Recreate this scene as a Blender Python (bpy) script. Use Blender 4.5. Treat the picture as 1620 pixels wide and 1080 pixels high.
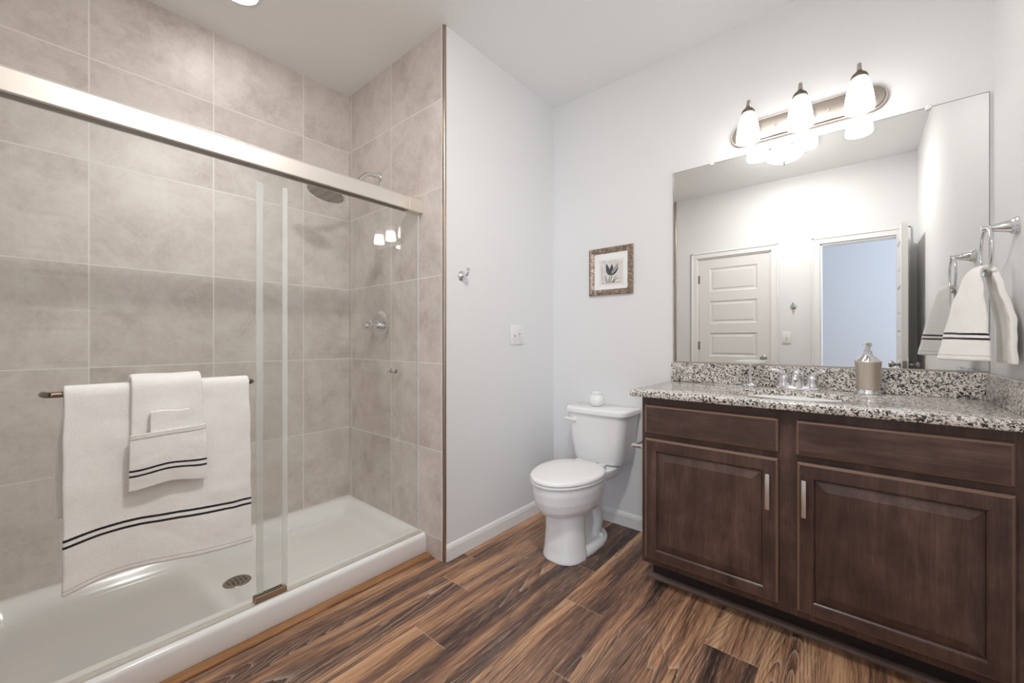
import bpy, bmesh, math, random
from mathutils import Vector, Matrix, noise

random.seed(7)
scene = bpy.context.scene
COL = scene.collection
for o in list(bpy.data.objects):
    bpy.data.objects.remove(o)

# ------------------------------------------------------------------ camera, world, exposure
H = 2.742                     # ceiling height
XE = 2.345                    # vanity wall
XW = -0.174                   # door wall
YS = -0.393                   # towel ring wall
YN = 1.605                    # wall beside the toilet
SX = 1.355                    # tiled end wall of the shower
YB = 2.565                    # tiled back wall of the shower

cam_d = bpy.data.cameras.new('camera')
cam_d.sensor_width = 36.0
cam_d.lens = 643.0 / 1620.0 * 36.0
cam_d.shift_y = -2.0 / 1620.0
cam_d.clip_start = 0.02
cam = bpy.data.objects.new('camera', cam_d)
COL.objects.link(cam)
cam.location = (0.0, 0.0, 1.133)
cam.rotation_euler = (math.pi / 2, 0.0, math.radians(40.285 - 90.0))
scene.camera = cam

world = bpy.data.worlds.new('world')
scene.world = world
world.use_nodes = True
world.node_tree.nodes['Background'].inputs['Color'].default_value = (0.72, 0.82, 1.0, 1)
world.node_tree.nodes['Background'].inputs['Strength'].default_value = 1.0

scene.view_settings.view_transform = 'Standard'
scene.view_settings.look = 'None'
scene.view_settings.gamma = 1.0
scene.view_settings.use_curve_mapping = False
scene.view_settings.exposure = 0.42
cy = scene.cycles
cy.max_bounces = 14
cy.diffuse_bounces = 8
cy.glossy_bounces = 6
cy.transmission_bounces = 8
cy.transparent_max_bounces = 16
cy.caustics_reflective = True
cy.blur_glossy = 0.6
cy.caustics_refractive = False
cy.sample_clamp_indirect = 6.0
cy.use_denoising = True

SHADE_GLOW = 7.0
BOWL_GLOW = 1.1
BULB = 14.0
PAN_LIGHT = 30.0
CAN_GLOW = 26.0
CAN_SPOT = 17.0
DAYLIGHT = 7.0
WEST_FILL = 45.0


def area_light(name, loc, rot, sx, sy, power, color):
    d = bpy.data.lights.new(name, 'AREA')
    d.shape = 'RECTANGLE'
    d.size = sx
    d.size_y = sy
    d.energy = power
    d.color = color
    o = bpy.data.objects.new(name, d)
    o.location = loc
    o.rotation_euler = rot
    COL.objects.link(o)
    return o


# daylight coming in through the window of the room behind the open doorway, plus an added fill
area_light('daylight', (-1.15, -2.0, 1.5), (math.radians(90), 0, 0), 1.3, 1.5, DAYLIGHT, (0.66, 0.80, 1.0))
area_light('added_west_fill', (-2.08, -1.25, 1.45), (math.radians(90), 0, math.radians(-90)), 0.9, 1.4, WEST_FILL, (0.66, 0.80, 1.0))  # added fill from the unseen west side, brightens toilet and wing wall

# ------------------------------------------------------------------ materials


def lin(c):
    def f(v):
        v /= 255.0
        return v / 12.92 if v <= 0.04045 else ((v + 0.055) / 1.055) ** 2.4
    return (f(c[0]), f(c[1]), f(c[2]), 1.0)


def mat(name, color=(200, 200, 200), rough=0.5, metal=0.0, spec=0.5):
    m = bpy.data.materials.new(name)
    m.use_nodes = True
    b = m.node_tree.nodes['Principled BSDF']
    b.inputs['Base Color'].default_value = lin(color)
    b.inputs['Roughness'].default_value = rough
    b.inputs['Metallic'].default_value = metal
    b.inputs['Specular IOR Level'].default_value = spec
    return m


class NT:
    """small helper for wiring nodes"""

    def __init__(self, m):
        self.t = m.node_tree
        self.n = m.node_tree.nodes
        self.l = m.node_tree.links
        self.bsdf = self.n.get('Principled BSDF')

    def add(self, kind, **kw):
        nd = self.n.new(kind)
        for k, v in kw.items():
            setattr(nd, k, v)
        return nd

    def put(self, sock, v):
        if isinstance(v, bpy.types.NodeSocket):
            self.l.new(v, sock)
        else:
            sock.default_value = v

    def math(self, op, a, b=None, c=None, clamp=False):
        nd = self.add('ShaderNodeMath', operation=op, use_clamp=clamp)
        self.put(nd.inputs[0], a)
        if b is not None:
            self.put(nd.inputs[1], b)
        if c is not None:
            self.put(nd.inputs[2], c)
        return nd.outputs[0]

    def xyz(self, vec):
        nd = self.add('ShaderNodeSeparateXYZ')
        self.l.new(vec, nd.inputs[0])
        return nd.outputs

    def vec(self, x, y, z):
        nd = self.add('ShaderNodeCombineXYZ')
        for i, v in enumerate((x, y, z)):
            self.put(nd.inputs[i], v)
        return nd.outputs[0]

    def vmul(self, v, s):
        nd = self.add('ShaderNodeVectorMath', operation='MULTIPLY')
        self.l.new(v, nd.inputs[0])
        nd.inputs[1].default_value = s
        return nd.outputs[0]

    def vadd(self, a, b):
        nd = self.add('ShaderNodeVectorMath', operation='ADD')
        self.put(nd.inputs[0], a)
        self.put(nd.inputs[1], b)
        return nd.outputs[0]

    def noise(self, vec, scale, detail=2.0, rough=0.5, dist=0.0, color=False):
        nd = self.add('ShaderNodeTexNoise')
        if vec is not None:
            self.l.new(vec, nd.inputs['Vector'])
        nd.inputs['Scale'].default_value = scale
        nd.inputs['Detail'].default_value = detail
        nd.inputs['Roughness'].default_value = rough
        nd.inputs['Distortion'].default_value = dist
        return nd.outputs[1 if color else 0]

    def ramp(self, fac, stops, interp='LINEAR'):
        nd = self.add('ShaderNodeValToRGB')
        nd.color_ramp.interpolation = interp
        e = nd.color_ramp.elements
        while len(e) < len(stops):
            e.new(0.5)
        for el, (p, c) in zip(e, stops):
            el.position = p
            el.color = lin(c) if not isinstance(c, float) else (c, c, c, 1)
        self.l.new(fac, nd.inputs[0])
        return nd.outputs[0]

    def mix(self, fac, a, b, blend='MIX'):
        nd = self.add('ShaderNodeMix', data_type='RGBA', blend_type=blend)
        self.put(nd.inputs[0], fac)
        self.put(nd.inputs[6], a)
        self.put(nd.inputs[7], b)
        return nd.outputs[2]

    def bump(self, height, strength=0.2, dist=0.01):
        nd = self.add('ShaderNodeBump')
        nd.inputs['Strength'].default_value = strength
        nd.inputs['Distance'].default_value = dist
        self.l.new(height, nd.inputs['Height'])
        self.l.new(nd.outputs[0], self.bsdf.inputs['Normal'])
        return nd.outputs[0]

    def obj(self):
        return self.add('ShaderNodeTexCoord').outputs['Object']

    def uv(self):
        return self.add('ShaderNodeTexCoord').outputs['UV']


def wall_paint(name, color, scale=130.0, strength=0.12):
    m = mat(name, color, 0.6, spec=0.3)
    t = NT(m)
    t.bump(t.noise(t.obj(), scale, 2.0, 0.5), strength, 0.004)
    return m


MAT_WALL = wall_paint('wall_paint', (228, 228, 228))
MAT_CEIL = wall_paint('ceiling_paint', (242, 243, 243), 90.0, 0.06)
MAT_TRIM = mat('trim_paint', (233, 232, 230), 0.35)
MAT_DOORP = mat('door_paint', (226, 224, 221), 0.4)
MAT_PORC = mat('porcelain', (238, 238, 237), 0.08, spec=0.55)
MAT_SEAT = mat('seat_plastic', (240, 239, 237), 0.18)
MAT_PAN = mat('shower_pan_acrylic', (238, 238, 237), 0.16, spec=0.5)
MAT_CHROME = mat('chrome', (226, 226, 228), 0.07, 1.0)
MAT_NICKEL = mat('brushed_nickel', (196, 187, 178), 0.3, 1.0)
MAT_DARKNICK = mat('dark_nickel', (128, 116, 104), 0.35, 1.0)
MAT_EDGE = mat('tile_edge_metal', (176, 160, 146), 0.3, 1.0)
MAT_TRACK = mat('satin_track_metal', (226, 222, 216), 0.45, 0.6)
MAT_STEEL = mat('door_hardware_steel', (170, 166, 160), 0.25, 1.0)
MAT_PLATE = mat('switch_plastic', (232, 231, 229), 0.35)
MAT_GAP = mat('dark_gap', (40, 36, 34), 0.8)
MAT_WAX = mat('white_ceramic', (240, 239, 236), 0.35)
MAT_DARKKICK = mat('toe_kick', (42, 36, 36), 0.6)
MAT_CLIP = mat('clear_clip_plastic', (235, 235, 233), 0.2)
MAT_SPLASHCAULK = mat('caulk', (228, 226, 222), 0.5)


def brushed(m, axis_scale):
    t = NT(m)
    n = t.noise(t.vmul(t.obj(), axis_scale), 1.0, 3.0, 0.6)
    t.l.new(t.math('MULTIPLY_ADD', n, 0.18, 0.30), t.bsdf.inputs['Roughness'])
    return m


MAT_HEADER = brushed(mat('brushed_nickel_rail', (226, 219, 211), 0.3, 0.9), (3, 300, 300))
MAT_PLATENICK = brushed(mat('brushed_nickel_backplate', (176, 166, 158), 0.3, 1.0), (300, 3, 300))
MAT_BOTTLE = brushed(mat('brushed_steel_bottle', (218, 208, 196), 0.3, 1.0), (4, 4, 500))

# mirror
MAT_MIRROR = mat('mirror_silver', (238, 239, 238), 0.0, 1.0)
MAT_MEDGE = mat('mirror_edge', (150, 150, 146), 0.25, 0.6)


def emitter(name, color, strength):
    m = bpy.data.materials.new(name)
    m.use_nodes = True
    b = m.node_tree.nodes['Principled BSDF']
    b.inputs['Base Color'].default_value = lin((235, 233, 228))
    b.inputs['Roughness'].default_value = 0.25
    b.inputs['Emission Color'].default_value = color
    b.inputs['Emission Strength'].default_value = strength
    return m


WARM = (1.0, 0.985, 0.965, 1)
MAT_SHADE = emitter('lit_frosted_glass_shade', WARM, SHADE_GLOW)
_t = NT(MAT_SHADE)                 # frosted glass glows round the bulb and dims towards its cap
_z = _t.xyz(_t.add('ShaderNodeNewGeometry').outputs['Position'])[2]
_mr = _t.add('ShaderNodeMapRange', interpolation_type='SMOOTHSTEP')
_t.l.new(_z, _mr.inputs['Value'])
for _k, _v in (('From Min', 2.150), ('From Max', 2.186), ('To Min', SHADE_GLOW), ('To Max', 0.42)):
    _mr.inputs[_k].default_value = _v
_t.l.new(_mr.outputs[0], _t.bsdf.inputs['Emission Strength'])
MAT_BOWL = emitter('lit_alabaster_bowl', WARM, BOWL_GLOW)
_t = NT(MAT_BOWL)                  # pale alabaster glass: lets half of the bulb's light straight through
_tr = _t.add('ShaderNodeBsdfTransparent')
_mx = _t.add('ShaderNodeMixShader')
_mx.inputs[0].default_value = 0.5
_t.l.new(_tr.outputs[0], _mx.inputs[1])
_t.l.new(_t.bsdf.outputs[0], _mx.inputs[2])
_t.l.new(_mx.outputs[0], _t.n['Material Output'].inputs[0])
MAT_CAN = emitter('lit_downlight_lens', (1.0, 0.985, 0.965, 1), CAN_GLOW)


def glass_material(name, tint, edge=False):
    m = bpy.data.materials.new(name)
    m.use_nodes = True
    t = NT(m)
    t.n.remove(t.bsdf)
    out = t.n['Material Output']
    tr = t.add('ShaderNodeBsdfTransparent')
    tr.inputs[0].default_value = tint
    gl = t.add('ShaderNodeBsdfGlossy')
    gl.inputs['Roughness'].default_value = 0.0
    gl.inputs['Color'].default_value = (1, 1, 1, 1)
    fr = t.add('ShaderNodeFresnel')
    gm = t.add('ShaderNodeNewGeometry')
    t.l.new(t.math('MULTIPLY_ADD', gm.outputs['Backfacing'], 1.0 / 1.5 - 1.5, 1.5), fr.inputs[0])
    mx = t.add('ShaderNodeMixShader')
    t.l.new(fr.outputs[0], mx.inputs[0])
    t.l.new(tr.outputs[0], mx.inputs[1])
    t.l.new(gl.outputs[0], mx.inputs[2])
    last = mx.outputs[0]
    if edge:
        df = t.add('ShaderNodeBsdfDiffuse')
        df.inputs[0].default_value = lin((246, 248, 247))
        m2 = t.add('ShaderNodeMixShader')
        m2.inputs[0].default_value = 0.3
        t.l.new(last, m2.inputs[1])
        t.l.new(df.outputs[0], m2.inputs[2])
        last = m2.outputs[0]
    t.l.new(last, out.inputs[0])
    return m


MAT_GLASS = glass_material('clear_shower_glass', (0.975, 0.985, 0.98, 1))
MAT_SEAL = glass_material('clear_vinyl_seal', (1.0, 1.0, 1.0, 1), True)
MAT_DISH = glass_material('clear_dish_glass', (0.97, 0.975, 0.975, 1), True)
MAT_FROST = mat('frosted_rim_glass', (240, 240, 238), 0.25)


def tile_material(name, axis, off):
    """large square stone-look tiles; axis 0: wall runs along x, 1: along y"""
    m = mat(name, (190, 180, 172), 0.3, spec=0.45)
    t = NT(m)
    oc = t.obj()
    o = t.xyz(oc)
    P = 0.4525
    u = t.math('DIVIDE', t.math('SUBTRACT', o[axis], off), P)
    v = t.math('DIVIDE', t.math('SUBTRACT', o[2], 0.108), P)
    fu, fv = t.math('FRACT', u), t.math('FRACT', v)
    iu, iv = t.math('FLOOR', u), t.math('FLOOR', v)
    du = t.math('ABSOLUTE', t.math('SUBTRACT', fu, 0.5))
    dv = t.math('ABSOLUTE', t.math('SUBTRACT', fv, 0.5))
    d = t.math('MAXIMUM', du, dv)
    grout = t.math('GREATER_THAN', d, 0.5 - 0.0055)
    wn = t.add('ShaderNodeTexWhiteNoise', noise_dimensions='3D')
    t.l.new(t.vec(iu, iv, 3.0 + axis), wn.inputs[0])
    sh = t.vmul(wn.outputs['Color'], (13.0, 17.0, 11.0))
    pv = t.vadd(oc, sh)
    big = t.noise(pv, 3.2, 6.0, 0.62, 0.6)
    mid = t.noise(pv, 9.0, 6.0, 0.7, 0.35)
    fine = t.noise(pv, 70.0, 3.0, 0.6)
    s = t.math('ADD', t.math('MULTIPLY', big, 0.55), t.math('ADD', t.math('MULTIPLY', mid, 0.33), t.math('MULTIPLY', fine, 0.12)))
    c = t.ramp(s, [(0.34, (184, 171, 162)), (0.45, (206, 196, 189)), (0.55, (218, 210, 204)), (0.68, (228, 222, 217))])
    # pale cloudy veins
    vein = t.noise(pv, 4.0, 8.0, 0.7, 0.9)
    vm = t.math('SUBTRACT', 1.0, t.math('MULTIPLY', t.math('ABSOLUTE', t.math('SUBTRACT', vein, 0.5)), 22.0), clamp=True)
    c = t.mix(t.math('MULTIPLY', vm, 0.22), c, lin((232, 228, 223)))
    # small dark pits
    pit = t.noise(pv, 26.0, 4.0, 0.7, 0.5)
    pm = t.math('MULTIPLY', t.math('SUBTRACT', pit, 0.68, clamp=True), 5.0, clamp=True)
    c = t.mix(t.math('MULTIPLY', pm, 0.45), c, lin((150, 134, 122)))
    tone = t.math('MULTIPLY_ADD', wn.outputs['Value'], 0.08, 0.95)
    c = t.mix(1.0, c, t.vec(tone, tone, tone), 'MULTIPLY')
    c = t.mix(grout, c, lin((236, 232, 226)))
    t.l.new(c, t.bsdf.inputs['Base Color'])
    t.l.new(t.math('MULTIPLY_ADD', grout, 0.4, 0.37), t.bsdf.inputs['Roughness'])
    hgt = t.math('ADD', t.math('MULTIPLY', t.math('GREATER_THAN', 0.5 - 0.0055, d), 1.0), t.math('MULTIPLY', mid, 0.15))
    t.bump(hgt, 0.35, 0.002)
    return m


MAT_TILE_B = tile_material('stone_tile_back', 0, 0.160)
MAT_TILE_R = tile_material('stone_tile_side', 1, 2.0735)


def granite():
    m = mat('speckled_granite', (190, 184, 178), 0.13, spec=0.6)
    t = NT(m)
    oc = t.obj()
    wob = t.noise(oc, 90.0, 2.0, 0.5, color=True)
    p = t.vadd(oc, t.vmul(wob, (0.011, 0.011, 0.011)))
    v = t.add('ShaderNodeTexVoronoi', feature='F1')
    v.inputs['Scale'].default_value = 175.0
    t.l.new(p, v.inputs['Vector'])
    r = t.xyz(v.outputs['Color'])
    big = t.noise(oc, 22.0, 3.0, 0.6)
    f = t.math('ADD', t.math('MULTIPLY', r[0], 0.72), t.math('MULTIPLY', big, 0.52))
    f = t.math('SUBTRACT', f, 0.13)
    c = t.ramp(f, [(0.0, (30, 27, 27)), (0.24, (50, 45, 44)), (0.29, (110, 104, 102)), (0.42, (172, 167, 163)), (0.47, (212, 205, 197)), (0.6, (226, 219, 211)), (0.8, (236, 231, 225))])
    v2 = t.add('ShaderNodeTexVoronoi', feature='F1')
    v2.inputs['Scale'].default_value = 330.0
    t.l.new(p, v2.inputs['Vector'])
    r2 = t.xyz(v2.outputs['Color'])
    c = t.mix(t.math('GREATER_THAN', r2[1], 0.86), c, lin((52, 47, 46)))
    c = t.mix(t.math('MULTIPLY', t.math('GREATER_THAN', r2[2], 0.82), 0.8), c, lin((226, 221, 215)))
    t.l.new(c, t.bsdf.inputs['Base Color'])
    return m


MAT_GRANITE = granite()


def cabinet_wood(name, vertical):
    m = mat(name, (72, 52, 45), 0.32, spec=0.5)
    t = NT(m)
    oc = t.obj()
    sc = (14.0, 14.0, 1.6) if vertical else (14.0, 1.6, 14.0)
    p = t.vmul(oc, sc)
    n1 = t.noise(p, 1.0, 4.0, 0.6, 1.0)
    sc2 = (220.0, 220.0, 12.0) if vertical else (220.0, 12.0, 220.0)
    n2 = t.noise(t.vmul(oc, sc2), 1.0, 2.0, 0.5)
    rings = t.noise(t.vmul(oc, (5.0, 5.0, 1.3) if vertical else (5.0, 1.3, 5.0)), 1.0, 1.0, 0.5, 0.6)
    ln = t.math('SINE', t.math('MULTIPLY', rings, 150.0))
    ln = t.math('MULTIPLY', t.math('SUBTRACT', ln, 0.55, clamp=True), 0.5)
    blot = t.noise(oc, 9.0, 3.0, 0.6)
    f = t.math('ADD', t.math('MULTIPLY', n1, 0.45), t.math('ADD', t.math('MULTIPLY', n2, 0.2), t.math('MULTIPLY', blot, 0.35)))
    c = t.ramp(f, [(0.34, (58, 42, 39)), (0.5, (82, 61, 55)), (0.66, (112, 87, 77))])
    c = t.mix(t.math('MULTIPLY', ln, 0.5), c, lin((52, 35, 30)))
    t.l.new(c, t.bsdf.inputs['Base Color'])
    t.bump(n2, 0.05, 0.002)
    return m


MAT_CAB_V = cabinet_wood('espresso_wood_upright', True)
MAT_CAB_H = cabinet_wood('espresso_wood_level', False)
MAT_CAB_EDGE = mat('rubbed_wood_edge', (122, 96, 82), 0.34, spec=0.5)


def floor_wood():
    m = mat('wood_plank_floor', (110, 84, 68), 0.42, spec=0.4)
    t = NT(m)
    uv = t.xyz(t.uv())               # along, across, in metres from the plank's own corner
    at = t.add('ShaderNodeAttribute', attribute_name='plank')
    r = t.xyz(at.outputs['Color'])
    ax, ay = uv[0], uv[1]
    X = t.math('ADD', ax, t.math('MULTIPLY', r[0], 37.0))
    Y = t.math('ADD', ay, t.math('MULTIPLY', r[1], 11.0))
    Zr = t.math('MULTIPLY', r[2], 23.0)
    wob = t.noise(t.vec(t.math('MULTIPLY', X, 2.0), t.math('MULTIPLY', Y, 4.0), Zr), 1.0, 2.0, 0.5)
    Yw = t.math('ADD', Y, t.math('MULTIPLY', wob, 0.05))
    tone = t.noise(t.vec(t.math('MULTIPLY', X, 0.75), t.math('MULTIPLY', Yw, 13.0), Zr), 1.0, 3.0, 0.55, 0.2)
    streak = t.noise(t.vec(t.math('MULTIPLY', X, 2.2), t.math('MULTIPLY', Yw, 75.0), Zr), 1.0, 4.0, 0.65, 0.2)
    pore = t.noise(t.vec(t.math('MULTIPLY', X, 14.0), t.math('MULTIPLY', Yw, 360.0), Zr), 1.0, 2.0, 0.5)
    field = t.noise(t.vec(t.math('MULTIPLY', X, 0.55), t.math('MULTIPLY', Y, 7.5), t.math('ADD', Zr, 4.0)), 1.0, 0.4, 0.4, 0.2)
    jag = t.noise(t.vec(t.math('MULTIPLY', X, 26.0), t.math('MULTIPLY', Y, 70.0), Zr), 1.0, 2.0, 0.6)
    ph = t.math('ADD', t.math('MULTIPLY', field, 44.0), t.math('MULTIPLY', jag, 0.35))
    fr = t.math('FRACT', ph)
    ring = t.math('MULTIPLY', t.math('SUBTRACT', fr, 0.55, clamp=True), 2.2)
    ring2 = t.math('POWER', ring, 2.5)
    f = t.math('ADD', t.math('MULTIPLY', tone, 0.95), t.math('MULTIPLY', streak, 0.50))
    f = t.math('ADD', f, t.math('MULTIPLY', t.math('SUBTRACT', pore, 0.5), 0.25))
    f = t.math('ADD', f, t.math('MULTIPLY_ADD', at.outputs['Alpha'], 0.24, -0.365))
    c = t.ramp(f, [(0.25, (54, 42, 38)), (0.37, (90, 69, 60)), (0.47, (124, 92, 74)), (0.57, (172, 130, 99)), (0.70, (206, 165, 128))])
    patch = t.noise(t.vec(t.math('MULTIPLY', X, 1.4), t.math('MULTIPLY', Y, 7.0), t.math('ADD', Zr, 9.0)), 1.0, 1.0)
    pm = t.math('MULTIPLY', t.math('SUBTRACT', patch, 0.47, clamp=True), 8.0, clamp=True)
    dark = t.math('MULTIPLY', t.math('SUBTRACT', 0.45, fr, clamp=True), 1.5)
    c = t.mix(t.math('MULTIPLY', dark, t.math('MULTIPLY_ADD', pm, 0.85, 0.12)), c, lin((48, 36, 33)))
    c = t.mix(t.math('MULTIPLY', t.math('MULTIPLY', ring2, pm), 0.6), c, lin((206, 186, 168)))
    pm2 = t.math('MULTIPLY', t.math('SUBTRACT', pore, 0.58, clamp=True), 4.5, clamp=True)
    c = t.mix(t.math('MULTIPLY', pm2, 0.55), c, lin((208, 182, 160)))
    pm3 = t.math('MULTIPLY', t.math('SUBTRACT', 0.40, pore, clamp=True), 4.5, clamp=True)
    c = t.mix(t.math('MULTIPLY', pm3, 0.6), c, lin((46, 35, 32)))
    # joints: dark along the length, pale across the ends
    el = t.math('SUBTRACT', 0.5, t.math('ABSOLUTE', t.math('SUBTRACT', t.math('DIVIDE', ax, 1.22), 0.5)))
    ew = t.math('SUBTRACT', 0.5, t.math('ABSOLUTE', t.math('SUBTRACT', t.math('DIVIDE', ay, 0.1795), 0.5)))
    c = t.mix(t.math('MULTIPLY', t.math('LESS_THAN', ew, 0.006), 0.6), c, lin((168, 130, 100)))
    c = t.mix(t.math('MULTIPLY', t.math('LESS_THAN', el, 0.0011), 0.8), c, lin((196, 165, 138)))
    t.l.new(c, t.bsdf.inputs['Base Color'])
    t.l.new(t.math('MULTIPLY_ADD', streak, 0.2, 0.36), t.bsdf.inputs['Roughness'])
    hb = t.math('SUBTRACT', t.math('ADD', t.math('MULTIPLY', pore, 0.5), t.math('MULTIPLY', streak, 0.5)), t.math('LESS_THAN', ew, 0.006))
    t.bump(hb, 0.25, 0.002)
    return m


MAT_FLOOR = floor_wood()
MAT_STRIP = mat('golden_wood_strip', (158, 112, 72), 0.5)
_t = NT(MAT_STRIP)
_n = _t.noise(_t.vmul(_t.obj(), (5.0, 180.0, 90.0)), 1.0, 3.0, 0.6, 0.5)
_t.l.new(_t.ramp(_n, [(0.3, (120, 82, 52)), (0.5, (156, 110, 70)), (0.7, (182, 136, 92))]), _t.bsdf.inputs['Base Color'])


def towel_material(name, stripes=(), hem=True, tint=(247, 245, 242)):
    """white terry; UV y is the height above the cloth's front hem in metres"""
    m = mat(name, tint, 0.95, spec=0.1)
    t = NT(m)
    b = t.bsdf
    b.inputs['Sheen Weight'].default_value = 0.35
    b.inputs['Sheen Roughness'].default_value = 0.6
    oc = t.obj()
    nz = t.noise(oc, 520.0, 2.0, 0.6)
    soft = t.noise(oc, 60.0, 3.0, 0.6)
    tu = t.uv()
    v = t.math('ADD', t.xyz(tu)[1], t.math('MULTIPLY', t.math('SUBTRACT', nz, 0.5), 0.0018))
    c = None
    base = t.ramp(nz, [(0.3, tuple(int(x * 0.94) for x in tint)), (0.6, tint)])
    c = base
    for lo, hi in stripes:
        mk = t.math('MULTIPLY', t.math('GREATER_THAN', v, lo), t.math('LESS_THAN', v, hi))
        c = t.mix(mk, c, lin((22, 20, 24)))
    if hem:
        mk = t.math('LESS_THAN', t.math('ABSOLUTE', t.math('SUBTRACT', v, 0.017)), 0.0013)
        c = t.mix(t.math('MULTIPLY', mk, 0.55), c, lin((165, 152, 140)))
    t.l.new(c, b.inputs['Base Color'])
    t.bump(t.math('ADD', t.math('MULTIPLY', nz, 0.7), t.math('MULTIPLY', soft, 0.5)), 0.55, 0.004)
    return m


# ------------------------------------------------------------------ mesh helpers


class MB:
    """collects pieces of ONE part, in world coordinates"""

    def __init__(self):
        self.bm = bmesh.new()

    def box(self, x0, y0, z0, x1, y1, z1, bevel=0.0, seg=2):
        b = bmesh.new()
        bmesh.ops.create_cube(b, size=1.0)
        for v in b.verts:
            v.co = Vector(((x0 + x1) / 2 + v.co.x * (x1 - x0), (y0 + y1) / 2 + v.co.y * (y1 - y0), (z0 + z1) / 2 + v.co.z * (z1 - z0)))
        if bevel > 0:
            bmesh.ops.bevel(b, geom=b.edges[:], offset=bevel, segments=seg, profile=0.5, affect='EDGES')
        self.join(b)
        return self

    def join(self, b):
        me = bpy.data.meshes.new('tmp')
        b.to_mesh(me)
        b.free()
        self.bm.from_mesh(me)
        bpy.data.meshes.remove(me)

    def lathe(self, prof, origin=(0, 0, 0), axis=(0, 0, 1), seg=40):
        """prof: list of (radius, height) from one end to the other along axis"""
        q = Vector((0, 0, 1)).rotation_difference(Vector(axis).normalized())
        o = Vector(origin)
        rings = []
        for r, h in prof:
            if r < 1e-6:
                rings.append([self.bm.verts.new(o + q @ Vector((0, 0, h)))])
            else:
                rings.append([self.bm.verts.new(o + q @ Vector((r * math.cos(2 * math.pi * k / seg), r * math.sin(2 * math.pi * k / seg), h))) for k in range(seg)])
        for a, b in zip(rings[:-1], rings[1:]):
            for k in range(seg):
                k2 = (k + 1) % seg
                if len(a) == 1 and len(b) == 1:
                    continue
                if len(a) == 1:
                    self.bm.faces.new((a[0], b[k2], b[k]))
                elif len(b) == 1:
                    self.bm.faces.new((a[k], a[k2], b[0]))
                else:
                    self.bm.faces.new((a[k], a[k2], b[k2], b[k]))
        return self

    def loft(self, sections, cap=True, closed=True):
        rings = [[self.bm.verts.new(Vector(p)) for p in s] for s in sections]
        n = len(rings[0])
        for a, b in zip(rings[:-1], rings[1:]):
            for k in range(n if closed else n - 1):
                k2 = (k + 1) % n
                self.bm.faces.new((a[k], a[k2], b[k2], b[k]))
        if cap and closed:
            self.bm.faces.new(list(reversed(rings[0])))
            self.bm.faces.new(rings[-1])
        return self

    def tube(self, pts, radii, seg=16, cap=True, smooth=3):
        pts = [Vector(p) for p in pts]
        if not isinstance(radii, (list, tuple)):
            radii = [radii] * len(pts)
        if smooth > 1 and len(pts) > 2:
            np_, nr = [], []
            P = [pts[0]] + pts + [pts[-1]]
            for i in range(len(pts) - 1):
                p0, p1, p2, p3 = P[i], P[i + 1], P[i + 2], P[i + 3]
                for s in range(smooth):
                    f = s / smooth
                    np_.append(0.5 * ((2 * p1) + (p2 - p0) * f + (2 * p0 - 5 * p1 + 4 * p2 - p3) * f * f + (3 * p1 - p0 - 3 * p2 + p3) * f ** 3))
                    nr.append(radii[i] * (1 - f) + radii[i + 1] * f)
            np_.append(pts[-1])
            nr.append(radii[-1])
            pts, radii = np_, nr
        ref = None
        secs = []
        for i, p in enumerate(pts):
            d = (pts[min(i + 1, len(pts) - 1)] - pts[max(i - 1, 0)]).normalized()
            if ref is None:
                ref = Vector((0, 0, 1)) if abs(d.z) < 0.9 else Vector((1, 0, 0))
            a = d.cross(ref).normalized()
            ref = a.cross(d).normalized()
            secs.append([p + radii[i] * (math.cos(2 * math.pi * k / seg) * a + math.sin(2 * math.pi * k / seg) * ref) for k in range(seg)])
        return self.loft(secs, cap)

    def ball(self, c, r, seg=20, scale=(1, 1, 1)):
        n = seg // 2
        prof = [(r * math.sin(math.pi * i / n), -r * math.cos(math.pi * i / n)) for i in range(n + 1)]
        s = len(self.bm.verts)
        self.lathe(prof, (0, 0, 0), (0, 0, 1), seg)
        self.bm.verts.ensure_lookup_table()
        for v in self.bm.verts[s:]:
            v.co = Vector((c[0] + v.co.x * scale[0], c[1] + v.co.y * scale[1], c[2] + v.co.z * scale[2]))
        return self

    def torus(self, c, R, r, axis=(0, 1, 0), seg=48, sub=12):
        q = Vector((0, 0, 1)).rotation_difference(Vector(axis).normalized())
        rings = []
        for i in range(seg):
            a = 2 * math.pi * i / seg
            rings.append([self.bm.verts.new(Vector(c) + q @ Vector(((R + r * math.cos(2 * math.pi * k / sub)) * math.cos(a), (R + r * math.cos(2 * math.pi * k / sub)) * math.sin(a), r * math.sin(2 * math.pi * k / sub)))) for k in range(sub)])
        for i in range(seg):
            A, B = rings[i], rings[(i + 1) % seg]
            for k in range(sub):
                k2 = (k + 1) % sub
                self.bm.faces.new((A[k], A[k2], B[k2], B[k]))
        return self

    def nested(self, plane, rect, steps, sign=1.0, base=0.0):
        """a panel: successive inset rectangles at given heights off a plane.
        plane 'x': rect (y0,z0,y1,z1); 'y': rect (x0,z0,x1,z1). steps: (inset, height)."""
        rings = []
        for ins, h in steps:
            a0, b0, a1, b1 = rect[0] + ins, rect[1] + ins, rect[2] - ins, rect[3] - ins
            c = base + sign * h
            ps = [(a0, b0), (a1, b0), (a1, b1), (a0, b1)]
            rings.append([self.bm.verts.new((c, p[0], p[1]) if plane == 'x' else (p[0], c, p[1])) for p in ps])
        for A, B in zip(rings[:-1], rings[1:]):
            for k in range(4):
                k2 = (k + 1) % 4
                self.bm.faces.new((A[k], A[k2], B[k2], B[k]))
        self.bm.faces.new(rings[-1])
        self.bm.faces.new(list(reversed(rings[0])))
        return self

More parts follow.
